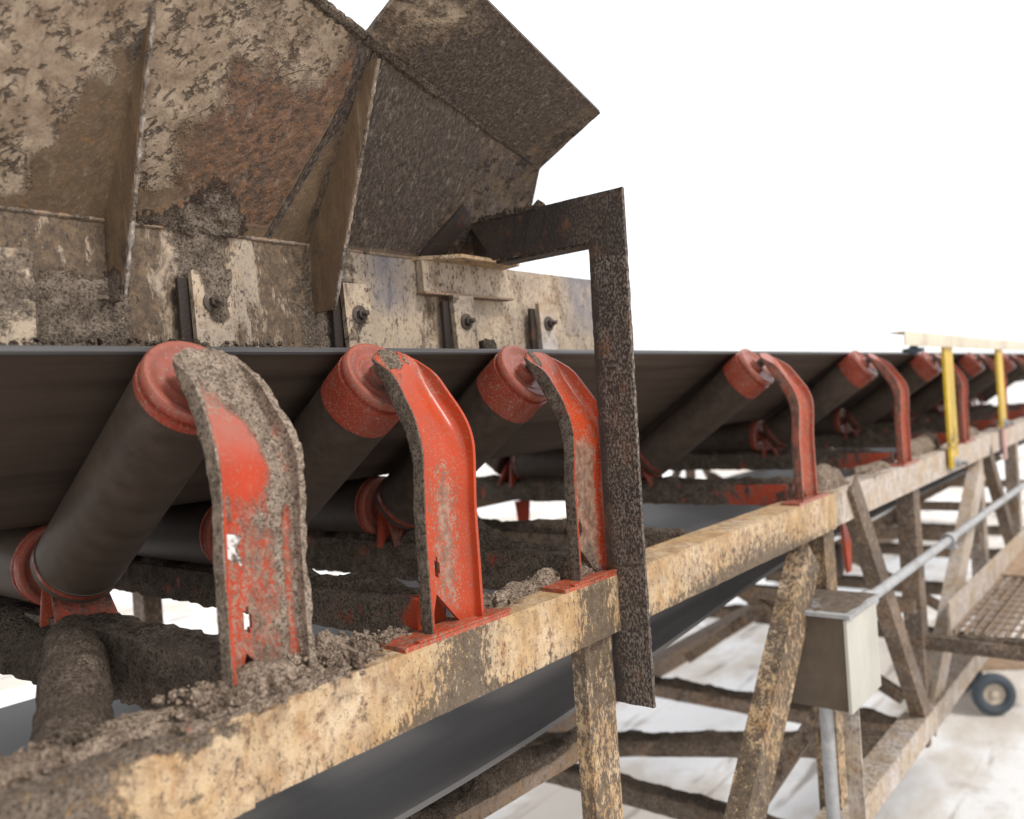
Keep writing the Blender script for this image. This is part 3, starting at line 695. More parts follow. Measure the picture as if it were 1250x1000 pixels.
# dirt on the three near brackets (p is relative to the idler's line)
def mud1(p, n):
    m = 0.90 - 0.46 * sm(-0.10, -0.17, p.z) * sm(0.045, 0.02, p.y)
    e = ((p.y + 0.022) / 0.046) ** 2 + ((p.z + 0.035 + 0.5 * (p.y + 0.02)) / 0.082) ** 2
    m -= 1.15 * math.exp(-e ** 1.6)
    m -= 0.45 * math.exp(-((p.y - 0.046) / 0.006) ** 2) * sm(-0.1, -0.16, p.z)
    m -= 0.30 * math.exp(-((p.y - 0.052) / 0.008) ** 2) * sm(0.05, -0.02, p.z)
    m -= 0.42 * math.exp(-((p.y + 0.040) / 0.014) ** 2) * sm(-0.10, -0.15, p.z)
    if p.y < -0.056 and n.y > -0.6 and p.z < 0.03: m -= 0.55
    if n.y < -0.6 and p.y < -0.04: m = 0.85
    m += 0.25 * sm(-0.34, -0.375, p.z)
    return m + 0.14 * fbm(p, 22, 3, 8)
def mud2(p, n):
    m = -0.05 + 0.15 * fbm(p, 20, 3)
    m += 0.95 * sm(0.058, 0.078, p.z + 0.02 * fbm(p, 40, 3)) * sm(0.045, 0.0, abs(p.y + 0.012))
    if n.y < -0.6 and p.y < -0.04: m = max(m, 0.85)
    m += 0.34 * math.exp(-((p.y - 0.012) / 0.02) ** 2) * sm(-0.05, -0.16, p.z) * sm(-0.37, -0.28, p.z)
    return m
def mud3(p, n):
    m = 0.02 + 0.2 * fbm(p, 20, 3, 5)
    m += 0.8 * sm(0.06, 0.085, p.z) * sm(0.03, 0.0, abs(p.y + 0.02))
    if n.y < -0.6 and p.y < -0.04: m = max(m, 0.7)
    m += 0.42 * sm(0.045, 0.01, abs(p.y)) * sm(-0.09, -0.2, p.z)
    if p.z < -0.33: m += 0.5 * sm(-0.33, -0.38, p.z)
    return m
def mud4(p, n):
    m = 0.12 + 0.25 * fbm(p, 12, 3, 6)
    if n.y < -0.6 and p.y < -0.04: m = max(m, 0.5)
    return m
I1 = make_idler(0.69, 'nearest idler, its red end bracket caked almost all over in grey mud', 1, mud1, lambda p, n: 0.02 + 0.45 * sm(-0.1, -0.17, p.z) * sm(-0.058, -0.045, p.y) + 0.5 * sm(-0.01, 0.03, p.z), cm=dict(mud=1.1, top=-0.338, bot=-0.435, heap=0.012, redend=-0.2), red=0.04, brmat=RED1)
I2 = make_idler(1.065, 'idler with the bright clean red end bracket, second along the belt', 2, mud2, lambda p, n: 0.05 + 0.62 * math.exp(-((p.y - 0.004) / 0.03) ** 2) * sm(-0.04, -0.16, p.z) * sm(-0.385, -0.30, p.z) + 0.25 * sm(-0.05, 0.05, p.z) * (1 if p.y > 0.03 else 0), cm=dict(mud=0.85, top=-0.335, bot=-0.404, heap=0.026, redend=0.06), red=0.095)
I3 = make_idler(1.50, 'idler with a brown dusted red bracket close behind the rusty angle post', 3, mud3, lambda p, n: 0.25 + 0.75 * sm(0.05, 0.02, abs(p.y)) * sm(-0.06, -0.14, p.z), cm=dict(mud=0.95, top=-0.335, bot=-0.42, heap=0.045, redend=-0.1), red=0.095)
I4 = make_idler(2.76, 'dull red idler just beyond the rusty angle post, above the beige box', 4, mud4, lambda p, n: 0.32, cm=dict(mud=0.85, top=-0.335, bot=-0.40, heap=0.03, redend=0.2), red=0.09, brmat=RED3)
def copy_tree(o, parent=None):
    c = o.copy(); C.objects.link(c)
    if parent: c.parent = parent
    for ch in list(o.children): copy_tree(ch, c)
    return c
for y, lab in ((3.94, 'second dull red idler past the rusty angle post, left of the yellow posts'), (5.14, 'idler partly hidden behind the nearer yellow post'),
               (6.34, 'idler between the two yellow posts, blurred in the distance'), (7.54, 'idler just right of the farther yellow post'), (8.74, 'last idler in view along the belt, beyond both yellow posts')):
    c = copy_tree(I4); c.location.y = y; c['label'] = lab
bm = BM(); rg = random.Random(77)
def _top(r):
    t = r.uniform(0.80, 0.97); w = spl(W_P, t); yy = 1.055 + r.gauss(0, 0.018)
    return V(w.x + 0.007, yy, w.y + 0.006)
crumbs(bm, 150, _top, 0.002, 0.008, rg)
emit('mud_crust', bm, MUDP, I2, weld=False)['kind'] = 'stuff'
# torn white labels left on two brackets
bm = BM(); quadgrid(bm, lambda u, v: V(-1.0395 + 0.002 * math.sin(v * 4), 0.640 + 0.022 * u + 0.004 * math.sin(9 * v), -0.135 - 0.055 * v - 0.012 * u), 4, 6)
emit('torn_label', bm, PAPER, I1, attrs={'mud': lambda p, n: 0.42 + 0.7 * fbm(p, 60, 3)})
bm = BM(); quadgrid(bm, lambda u, v: V(-1.0385, 1.453 + 0.010 * u, -0.115 - 0.055 * v), 2, 4)
emit('torn_label', bm, PAPER, I3)
# muddy strut from the nearest cross member down to the stringer
bm = BM(); tube(bm, [V(-1.56, 0.66, -0.37).lerp(V(-1.08, 0.44, -0.40), k / 24) for k in range(25)], 0.045, 20, lambda t: 0.052 - 0.006 * t)
emit('strut', bm, MUD, I1, disp=lambda p, n, a: n * 0.006 * fbm(p, 26, 4, 3))
bm = BM(); ridge(bm, [(-2.3, 0.66, -0.43), (-1.5, 0.66, -0.43)], 0.07, 0.09, 31, 0.012, 14)
emit('mud_crust', bm, MUDS, I1)['kind'] = 'stuff'

# return idler hung under the truss
t = thing('return_idler', 'red return roll bracket hanging under the belt beside the truss post', 'idler', (XC, 3.42, -0.75))
bm = BM(); lathe(bm, (-1.16, 3.42, ret_z(3.42) - 0.09), (-1, 0, 0), [(0, 0), (0, 0.06), (0.005, 0.066)] + [(0.1 + 0.2 * k, 0.066) for k in range(8)] + [(1.565, 0.066), (1.57, 0.06), (1.57, 0)], 32)
emit('roll', bm, ROLL, t)
for x in (-1.13, 2 * XC + 1.13):
    bm = BM(); poly_plate(bm, [(x, 3.36, ZB), (x, 3.48, ZB), (x, 3.46, -0.62), (x, 3.44, -0.76), (x, 3.40, -0.76), (x, 3.38, -0.62)], 0.012, (1, 0, 0))
    emit('hanger', bm, RED, t)

# ================================================================== MUD ON THE STRINGER
def pile(pts, hw, h, seed, label, n=60, spread=0.05, step=0.007):
    bm = BM(); ridge(bm, pts, hw, h, seed, step, 18, rough=0.6)
    rng = random.Random(seed)
    def place(r):
        k = r.random() * (len(pts) - 1); i = min(int(k), len(pts) - 2)
        c = Vector(pts[i]).lerp(Vector(pts[i + 1]), k - i)
        return c + V(r.gauss(0, spread), r.gauss(0, spread), 0.004 + (h(k / len(pts)) if callable(h) else h) * r.random() * 0.75)
    crumbs(bm, n, place, 0.002, 0.011, rng)
    o = emit('mud_pile', bm, MUDP, None, origin=Vector(pts[0]), weld=False)
    solo(o, label, 'mud', 'mud dropped on the steelwork', 'stuff')
pile([(-1.07, 0.25, ZS), (-1.07, 0.60, ZS), (-1.06, 0.80, ZS)], 0.044, lambda t: 0.011 + 0.010 * math.sin(t * 9) ** 2, 41, 'grey mud spread along the stringer top below the nearest bracket', 420, 0.022)
pile([(-1.035, 0.60, ZS), (-1.03, 0.69, ZS), (-1.045, 0.80, ZS), (-1.07, 0.86, ZS)], 0.042, lambda t: 0.034 + 0.02 * math.sin(t * 7), 42, 'lumpy grey mud heaped round the foot of the nearest bracket', 500, 0.026)
pile([(-1.035, 0.775, ZS), (-1.05, 0.82, ZS), (-1.065, 0.875, ZS)], 0.034, lambda t: 0.058 * (1 - 0.5 * t), 51, 'grey clods of mud piled against the right side of the nearest bracket', 260, 0.02)
pile([(-1.05, 0.575, ZS), (-1.04, 0.625, ZS)], 0.036, 0.045, 52, 'grey clod of mud left of the nearest bracket foot', 160, 0.02)
pile([(-1.08, 0.86, ZS), (-1.085, 1.0, ZS)], 0.028, 0.012, 43, 'thin strip of mud left of the clean red bracket foot', 120, 0.016)
pile([(-1.09, 1.13, ZS), (-1.085, 1.28, ZS), (-1.085, 1.44, ZS)], 0.026, lambda t: 0.012 + 0.025 * t, 44, 'mud strip between the second and third bracket feet', 160, 0.016)
pile([(-1.075, 1.45, ZS + 0.006), (-1.06, 1.56, ZS + 0.006)], 0.03, 0.03, 45, 'dark lump of mud in the foot of the third bracket', 80, 0.012)
pile([(-1.09, 2.95, ZS), (-1.075, 3.08, ZS), (-1.08, 3.25, ZS)], 0.055, lambda t: 0.085 * math.sin(math.pi * min(1, t * 1.15 + 0.1)) ** 0.8 + 0.01, 46, 'smooth pale mound of mud on the stringer right of the dull red bracket', 40, 0.02, 0.012)
pile([(-1.10, 3.5, ZS), (-1.08, 3.8, ZS)], 0.05, 0.03, 47, 'low pale mud patch on the stringer before the next red bracket', 30, 0.03, 0.015)
pile([(-1.12, 4.25, ZS), (-1.10, 4.55, ZS), (-1.12, 4.8, ZS)], 0.06, 0.07, 48, 'pale mud mound on the stringer left of the nearer yellow post', 30, 0.03, 0.015)
pile([(-1.12, 5.3, ZS), (-1.10, 5.7, ZS)], 0.06, 0.07, 49, 'pale mud mound on the stringer behind the nearer yellow post', 30, 0.03, 0.02)

# ================================================================== HOPPER
hp = thing('loading_hopper', 'big mud-splashed steel loading hopper with flared sides above the belt', 'hopper', (-1.4, 0.5, 0.0))
XS, ZF = -1.40, 0.348
FN = V(0.297, 0, -0.202).normalized()
FX_ = 0.202
def fl(y, k): return V(XS + FX_ * k, y, ZF + 0.297 * k)
def ktop(y): return 1.153 - 0.655 * (y - 1.079)
def gap(p):
    """distance of a point on the flare below the diagonal lee line of the gusset to its right"""
    k = (p.z - ZF) / 0.297
    return k
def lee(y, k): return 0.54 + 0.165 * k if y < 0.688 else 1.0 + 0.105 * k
def h_crust(p, n):
    k = gap(p); y = p.y; L = lee(y, k)
    if y < 0.688:
        c = 1.0 * sm(L + 0.02, L - 0.05, y + 0.05 * fbm(p, 9, 3)) * sm(0.02, 0.12, k)
    elif y < 1.105:
        c = 0.98 * sm(0.86, 0.74, y - 0.05 * (k - 0.5) + 0.05 * fbm(p, 8, 3)) * sm(0.1, 0.28, k)
        c = max(c, 0.7 * sm(L - 0.02, L - 0.10, y) * sm(0.55, 1.0, k))
    else: c = 0.28 * sm(0.75, 1.0, k / ktop(y))
    return max(0, c + 0.10 * fbm(p, 12, 3) * (1 if c > 0.05 else 0))
def h_rust(p, n):
    k = gap(p); y = p.y; L = lee(y, k)
    if 0.688 < y < 1.105: return 0.95 * sm(0.72, 0.84, y + 0.05 * (k - 0.5)) * sm(L, L - 0.02, y) * sm(0.02, 0.12, k)
    return 0.12
def h_dark(p, n):  # also paints shade on the wall left of each fin
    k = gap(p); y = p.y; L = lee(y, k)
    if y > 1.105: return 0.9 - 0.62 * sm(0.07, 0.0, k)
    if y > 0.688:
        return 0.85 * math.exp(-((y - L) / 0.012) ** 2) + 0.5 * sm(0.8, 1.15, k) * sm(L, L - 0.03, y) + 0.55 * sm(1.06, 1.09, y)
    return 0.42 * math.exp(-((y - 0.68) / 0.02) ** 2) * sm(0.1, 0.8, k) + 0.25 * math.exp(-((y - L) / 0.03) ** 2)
def h_mud(p, n):
    k = gap(p); y = p.y
    m = 1.0 * math.exp(-((y - 0.875 + 0.03 * k) / 0.06) ** 2) * sm(0.45, 0.02, k)
    m += 0.35 * sm(ktop(y) - 0.12, ktop(y), k)
    if 0.688 < y < 1.105: m += 0.5 * sm(0.2, 0.02, k) * sm(0.99, 0.90, y)
    return m + 0.12 * fbm(p, 12, 3)
def flare(y0, y1f, ny, nk, name='side_plate'):
    bm = BM()
    def P(u, v):
        kk = v; y = lerp(y0, y1f(v), u)
        # solve with the sloping top edge
        k = v * ktop(y); y = lerp(y0, y1f(k), u); k = v * ktop(y)
        return fl(y, k)
    g = quadgrid(bm, P, ny, nk)
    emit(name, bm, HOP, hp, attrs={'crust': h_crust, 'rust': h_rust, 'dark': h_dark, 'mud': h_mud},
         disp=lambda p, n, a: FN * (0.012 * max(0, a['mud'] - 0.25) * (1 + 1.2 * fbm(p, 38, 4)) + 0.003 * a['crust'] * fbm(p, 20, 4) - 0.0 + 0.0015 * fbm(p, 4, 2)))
    bm = BM(); g = quadgrid(bm, lambda u, v: P(u, v) - FN * 0.012, 12, 6)
    return bm
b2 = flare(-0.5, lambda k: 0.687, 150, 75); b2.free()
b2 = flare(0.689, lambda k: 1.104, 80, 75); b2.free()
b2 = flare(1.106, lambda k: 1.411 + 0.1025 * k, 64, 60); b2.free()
bm = BM(); quadgrid(bm, lambda u, v: fl(lerp(-0.5, 1.411 + 0.09 * v, u), v * ktop(lerp(-0.5, 1.50, u)) * 0.985) - FN * 0.014, 30, 8)
emit('liner_plate', bm, RUST, hp)
# skirtboard
def s_mud(p, n):
    m = 0.15 + 0.2 * fbm(p, 8, 3)
    if p.y < 0.72: m = max(m, 0.95 * sm(0.30, 0.22, p.z + 0.03 * fbm(p, 12, 3)) * (0.4 + 0.6 * sm(0.13, 0.17, p.z)))
    m = max(m, 1.0 * math.exp(-((p.y - 0.855) / 0.06) ** 2) * sm(0.16, 0.22, p.z))
    m += 0.5 * math.exp(-((p.y - 1.14) / 0.09) ** 2) * sm(0.36, 0.34, p.z)
    return m
bm = BM(); quadgrid(bm, lambda u, v: V(XS, lerp(-0.5, 2.30, u), lerp(0.03, ZF, v)), 280, 36)
emit('skirt_plate', bm, SKIRT, hp, attrs={'mud': s_mud, 'stain': lambda p, n: 0.62 * sm(0.86, 0.70, p.y) + 0.6 * sm(0.95, 1.0, p.y) * sm(1.12, 1.08, p.y) + 0.35 * sm(0.12, 0.09, p.z) + 0.28 * sm(1.62, 1.35, p.y), 'blue': lambda p, n: max(math.exp(-((p.y - 1.31) / 0.05) ** 2) * sm(0.20, 0.23, p.z), 1.0 * sm(1.93, 2.06, p.y + 0.3 * (p.z - 0.3) + 0.05 * fbm(p, 9, 3)) * sm(0.17, 0.21, p.z)) * 0.95},
     disp=lambda p, n, a: V(1, 0, 0) * (0.014 * max(0, a['mud'] - 0.3) * (1 + 1.3 * fbm(p, 36, 4)) + 0.001 * fbm(p, 5, 3)))
bm = BM(); box(bm, (XS - 0.016, -0.5, 0.03), (XS - 0.004, 2.302, ZF - 0.002))
emit('skirt_plate', bm, TANP, hp)
# far side of the hopper
bm = BM(); box(bm, (2 * XC - XS, -0.5, 0.03), (2 * XC - XS + 0.012, 2.30, ZF - 0.02)); emit('skirt_plate', bm, TANP, hp)
bm = BM(); poly_plate(bm, [(2 * XC - XS, -0.5, ZF - 0.02), (2 * XC - XS, 1.2, ZF - 0.02), (2 * XC - XS - 0.11, 1.2, ZF + 0.14), (2 * XC - XS - 0.11, -0.5, ZF + 0.14)], 0.012)
emit('side_plate', bm, HOP, hp)
bm = BM(); poly_plate(bm, [(XS - 0.02, -0.5, 0.0), (2 * XC - XS + 0.02, -0.5, 0.0), (2 * XC - XS + 0.02, -0.5, ZF), (XS - 0.02, -0.5, ZF)], 0.012)
emit('back_plate', bm, HOP, hp)
# weld bead along the fold and on the upper seam
TANW = BROWN
def bead(pts, r, seed, mat=SKIRT, name='weld_bead'):
    bm = BM(); pts = [Vector(p) for p in pts]; n = max(20, int(sum((b - a).length for a, b in zip(pts, pts[1:])) / 0.006))
    out = []
    for i in range(n + 1):
        x = i / n * (len(pts) - 1); k = min(int(x), len(pts) - 2); out.append(pts[k].lerp(pts[k + 1], x - k))
    tube(bm, out, r, 8, lambda t: r * (0.85 + 0.3 * noise.noise((t * n * 0.5, seed, 0)) + 0.1 * math.sin(t * n * 1.6)))
    emit(name, bm, mat, hp, attrs={'mud': lambda p, q: 0.3 + 0.5 * fbm(p, 20, 3, seed)})
bead([(XS + 0.001, -0.5, ZF), (XS + 0.001, 1.41, ZF)], 0.0045, 1, TANW)
# gusset fins
def fin(y, bx, bz, tx, tz, xin, lab=None):
    # outer edge from (bx,bz) to the flare; continues up past the flare top
    bm = BM(); d = Vector((tx - bx, tz - bz))
    k = 1.0
    up_ = (bx + d.x * k, bz + d.y * k)
    A = [(XS, bz + 0.01), (bx, bz), up_]
    ks = [(up_[1] - ZF) / 0.297]
    inner = [fl(y, q) for q in (ks[0] - 0.02, 0.6, 0.3, 0.0)]
    rows = 36
    def P(u, v):
        z = lerp(bz, up_[1], v); o = lerp(bx, up_[0], v)
        i = XS if z < ZF else XS + FX_ * (z - ZF) / 0.297
        return V(lerp(min(i, o), o, u), y, z)
    for dy in (-0.005, 0.005): quadgrid(bm, lambda u, v: P(u, v) + V(0, dy, 0), 6, rows)
    quadgrid(bm, lambda u, v: P(1, v) + V(0, lerp(-0.005, 0.005, u), 0), 1, rows)
    quadgrid(bm, lambda u, v: P(u, 0) + V(0, lerp(-0.005, 0.005, v), 0), 6, 1)
    f = emit('gusset_fin', bm, HOP, hp, attrs={'mud': lambda p, n: 0.8 * sm(bz + 0.09, bz + 0.02, p.z) * sm(bx + 0.03, bx - 0.01, p.x) * (1 if y < 1 else 0.3), 'rust': lambda p, n: 0.30, 'dark': lambda p, n: 0.28 + 0.35 * fbm(p, 9, 3), 'crust': lambda p, n: 0},
         disp=lambda p, n, a: V(0, -1, 0) * (0.008 * max(0, a['mud'] - 0.3)))
    bm = BM(); pts = [P(1, v / 40) + V(0.002, 0, 0) for v in range(41)]
    tube(bm, pts, 0.005, 8, lambda t: 0.0042 * (0.9 + 0.9 * noise.noise((t * 30, y * 9, 0))))
    emit('edge_crust', bm, TANP, None, sub=f, attrs={'mud': lambda p, n: 0.42 + 0.6 * fbm(p, 30, 3), 'dark': lambda p, n: 0.6})
fin(0.688, -1.359, 0.210, -1.170, 0.735, -1.4)
fin(1.105, -1.340, 0.2096, -1.163, 0.656, -1.4)
fin(0.27, -1.346, 0.208, -1.10, 0.80, -1.4)
# upper flared sheet
SL, SR, PR = V(-1.167, 1.079, 0.690), V(-1.249, 1.703, 0.570), V(-1.061, 1.703, 0.659)
PL = SL + (PR - SR) + V(0, 0, 0)
U4 = (SR - SL).normalized(); N4 = U4.cross(PR - SR).normalized()
if N4.x < 0: N4 = -N4
SLx = SL.copy()
bm = BM()
def P4(u, v): return SL.lerp(SR, u).lerp(PL.lerp(PR, u), v * 1.05 - 0.05)
for dz in (0, 1): quadgrid(bm, lambda u, v: P4(u, v) + N4 * (-0.010 * dz), 90, 34)
for q in (0, 1):
    quadgrid(bm, lambda u, v: P4(u, q) - N4 * 0.010 * v, 90, 1); quadgrid(bm, lambda u, v: P4(q, u) - N4 * 0.010 * v, 34, 1)
emit('flared_sheet', bm, HOP, hp, attrs={'crust': lambda p, n: max(0, 0.5 * sm(0.22, 0.05, (p - SL).dot(U4) - 0.25 * (p - SL).dot((PR - SR).normalized())) + 0.1 * fbm(p, 12, 3)), 'rust': lambda p, n: 0.12, 'dark': lambda p, n: 0.9 - 0.36 * sm(0.515, 0.56, (p - SL).dot(U4) + 0.02 * fbm(p, 10, 3)) - 0.35 * sm(0.25, 0.08, (p - SL).dot(U4)),
     'mud': lambda p, n: 0.12 + 0.22 * sm(0.53, 0.58, (p - SL).dot(U4)) + 0.25 * sm(0.2, 0.0, (p - SL).dot(U4)) + 0.2 * fbm(p, 14, 3)},
     disp=lambda p, n, a: N4 * (0.004 * max(0, a['mud']) * fbm(p, 45, 4)))
bead([SL + N4 * 0.004, SL.lerp(SR, 0.35) + N4 * 0.006], 0.011, 5, MUD); bead([SL.lerp(SR, 0.3) + N4 * 0.002, SL.lerp(SR, 0.72) + N4 * 0.003], 0.006, 6, MUD); bead([SL.lerp(SR, 0.7) + N4 * 0.001, SR], 0.003, 7, RUST)
bead([fl(0.5, ktop(0.5)), fl(1.075, ktop(1.075))], 0.013, 8, MUD, 'mud_bead')
# folded end wing
c0, c1 = V(-1.227, 1.498, 0.603), V(-1.40, 1.411, 0.348)
w1, w2, w3 = SR + V(0.004, 0.0, 0.006), V(-1.299, 1.732, 0.497) * 1.03, V(-1.372, 1.60, 0.36) * 1.02
bm = BM()
def P5(u, v):
    a = c0.lerp(c1, v) + V(-0.002, -0.02, 0.004); b = w1.lerp(w2, min(1, v / 0.45)) if v < 0.45 else w2.lerp(w3, (v - 0.45) / 0.4) if v < 0.85 else w3.lerp(c1, (v - 0.85) / 0.15)
    return a.lerp(b, u)
quadgrid(bm, P5, 40, 50)
bmesh.ops.solidify(bm, geom=bm.faces[:], thickness=0.008)
emit('end_wing', bm, HOP, hp, attrs={'crust': lambda p, n: 0, 'rust': lambda p, n: 0.1, 'dark': lambda p, n: 0.56, 'mud': lambda p, n: 0.36 + 0.2 * fbm(p, 16, 3)})
bm = BM(); poly_plate(bm, [(-1.33, 1.50, 0.475), (-1.355, 1.56, 0.45), (-1.392, 1.47, 0.35), (-1.385, 1.405, 0.352)], 0.01)
emit('rusty_gusset', bm, RUST, hp, attrs={'speck': lambda p, n: 0.1, 'mud': lambda p, n: 0.1})
# ledge above the skirt
bm = BM(); poly_plate(bm, [(-1.402, 1.385, 0.346), (-1.305, 1.46, 0.344), (-1.30, 1.665, 0.340), (-1.402, 1.70, 0.344)], 0.009, (0, 0, 1))
emit('ledge_plate', bm, TAN, hp, attrs={'mud': lambda p, n: 0.1, 'dark': lambda p, n: 0.2})
bm = BM(); box(bm, (-1.396, 1.40, 0.268), (-1.376, 1.70, 0.3405), 0.012)
emit('backing_bar', bm, SKIRT, hp, attrs={'mud': lambda p, n: 0.2, 'blue': lambda p, n: 0.0})
bm = BM(); box(bm, (-1.398, 1.395, 0.262), (-1.366, 1.715, 0.2675), None, 0.0015)
emit('bottom_lip', bm, BROWN, hp)
bm = BM(); ridge(bm, [(-1.315, 1.60, 0.346), (-1.31, 1.655, 0.344)], 0.018, 0.014, 61)
emit('mud_crust', bm, MUDS, hp)['kind'] = 'stuff'
# rubber skirt strip and crumbs along the belt
bm = BM(); box(bm, (-1.396, -0.5, 0.028), (-1.384, 2.31, 0.128), 0.02)
emit('rubber_strip', bm, BLACK, hp, attrs={'mud': lambda p, n: 0.5 + 0.4 * fbm(p, 9, 3) - 0.45 * sm(1.1, 1.3, p.y)})
bm = BM(); ridge(bm, [(-1.37, -0.2, 0.095), (-1.37, 1.0, 0.095)], 0.028, lambda t: 0.035 + 0.02 * math.sin(t * 31) * math.sin(t * 13), 62, 0.007, 12, rough=0.7)
rg = random.Random(5); crumbs(bm, 380, lambda r: V(-1.36 + r.gauss(0, 0.012), r.uniform(0.3, 1.0), 0.115 + 0.03 * r.random()), 0.003, 0.010, rg)
emit('mud_crust', bm, MUD, hp, weld=False)['kind'] = 'stuff'
bm = BM(); ridge(bm, [(-1.378, 1.58, 0.10), (-1.378, 1.64, 0.10)], 0.02, 0.06, 63)
emit('mud_crust', bm, MUDS, hp)['kind'] = 'stuff'
# clamp plates with bolts
def clamp(y0, y1, z1, mud, tilt=0.0, mat=SKIRT, by=0.5, bz=0.19):
    bm = BM(); box(bm, (-1.372, y0, 0.06), (-1.360, y1, z1), 0.008)
    for v in bm.verts: v.co.x += 0.10 * (v.co.z - 0.15) * -0.1; v.co.y += tilt * (z1 - v.co.z)
    ym, zm = lerp(y0, y1, by), bz
    c = emit('skirt_clamp', bm, mat, hp, attrs={'mud': lambda p, n: mud(p), 'blue': lambda p, n: 0},
             disp=lambda p, n, a: n * (0.010 * max(0, a['mud'] - 0.4) * (1 + fbm(p, 40, 3))))
    bm = BM(); bolt(bm, (-1.3595, ym + tilt * 0.06, zm), (1, 0, 0.05), 0.0115, 0.013)
    emit('bolt', bm, STEEL, None, sub=c, attrs={'mud': lambda p, n: mud(p) * 0.7})
    bm = BM(); box(bm, (-1.386, y0 - 0.018, 0.10), (-1.376, y0 + 0.004, z1 - 0.012), None, 0.002)
    emit('shade_strip', bm, RUST, None, sub=c)  # dark rusty strip standing for the shadow in the gap beside the clamp
clamp(0.812, 0.885, 0.27, lambda p: 0.95 * math.exp(-((p.y - 0.86) / 0.028) ** 2) * sm(0.16, 0.2, p.z) + 0.45 * sm(0.22, 0.27, p.z) + 0.15 * fbm(p, 14, 3), 0.02, bz=0.215)
clamp(1.150, 1.220, 0.27, lambda p: 0.30 + 0.35 * math.exp(-((p.y - 1.18) / 0.02) ** 2 - ((p.z - 0.2) / 0.035) ** 2) + 0.25 * fbm(p, 14, 3), 0.04, bz=0.205)
clamp(1.478, 1.552, 0.262, lambda p: 0.25 + 0.25 * fbm(p, 18, 3), 0.06, bz=0.20)
clamp(1.812, 1.880, 0.258, lambda p: 0.05 + 0.1 * fbm(p, 14, 3), 0.04, TANP, bz=0.205)
clamp(0.36, 0.55, 0.28, lambda p: 0.55 + 0.35 * fbm(p, 16, 3), 0.0, bz=0.17)

# ================================================================== RUSTY ANGLE FRAME
lf = thing('angle_iron_frame', 'dark rusty angle iron arm and hanging post crusted with pale spatter', 'frame', (-0.98, 1.55, -0.665))
spk = lambda p, n: (1.6 if p.x > -0.9295 else 1.0) * sm(-1.016, -0.995, p.x + 0.01 * fbm(p, 20, 3))  # extra pale specks along the right edge stand for its highlight
def bare(p, n):
    return 1.0 if p.z < 0.3 else 0.45
bm = BM(); quad = lambda u, v: 0
box(bm, (-1.020, 1.545, -0.662), (-0.928, 1.555, 0.330), 0.012)
for v in bm.verts:
    if v.co.z > 0.325: v.co.z = lerp(0.332, 0.4335, (v.co.x + 1.020) / 0.092) if v.co.z > 0.329 else v.co.z
    v.co.x += 0.004 * math.sin(v.co.z * 3)
emit('post', bm, RUST, lf, attrs={'speck': lambda p, n: spk(p, n) * bare(p, n), 'mud': lambda p, n: 0.05 + 0.2 * fbm(p, 9, 3)}, disp=lambda p, n, a: n * 0.0015 * fbm(p, 40, 3))
bm = BM(); box(bm, (-1.021, 1.5555, -0.655), (-1.012, 1.615, 0.328), 0.02); emit('post_flange', bm, BROWN, lf)
bm = BM()
quadgrid(bm, lambda u, v: V(lerp(-1.352 + 0.07 * v, lerp(-1.0205, -0.93, v), u), 1.545, lerp(0.434, 0.335, 1 - v) if False else lerp(0.336, 0.434, v)), 30, 9)
bmesh.ops.delete(bm, geom=bm.verts[:], context='VERTS')
quadgrid(bm, lambda u, v: V(lerp(lerp(-1.285, -1.352, v), lerp(-1.008, -0.918, v), u), 1.5435, lerp(lerp(0.336, 0.436, v), lerp(0.333, 0.433, v), u)), 40, 10)
bmesh.ops.solidify(bm, geom=bm.faces[:], thickness=0.009)
emit('arm', bm, RUST, lf, attrs={'speck': lambda p, n: 0.1 + 0.4 * sm(-1.10, -1.0, p.x), 'mud': lambda p, n: 0.05 + 0.75 * sm(0.425, 0.438, p.z) * sm(-1.10, -1.2, p.x) + 0.2 * fbm(p, 10, 3)}, disp=lambda p, n, a: n * 0.002 * fbm(p, 30, 3))
bm = BM(); box(bm, (-1.285, 1.556, 0.330), (-1.022, 1.605, 0.338), 0.015); emit('arm_flange', bm, RUST, lf, attrs={'speck': lambda p, n: 0.8, 'mud': lambda p, n: 0.3})
bm = BM(); ridge(bm, [(-1.335, 1.55, 0.434), (-1.12, 1.55, 0.430)], 0.012, lambda t: 0.010 + 0.008 * math.sin(t * 23) ** 2, 66, 0.004, 10, rough=0.8)
emit('mud_crust', bm, MUDS, lf)['kind'] = 'stuff'
bm = BM(); poly_plate(bm, [(-1.385, 1.60, 0.35), (-1.30, 1.56, 0.346), (-1.345, 1.556, 0.432), (-1.39, 1.60, 0.43)], 0.009)
emit('end_gusset', bm, RUST, lf, attrs={'speck': lambda p, n: 0.3, 'mud': lambda p, n: 0.1})

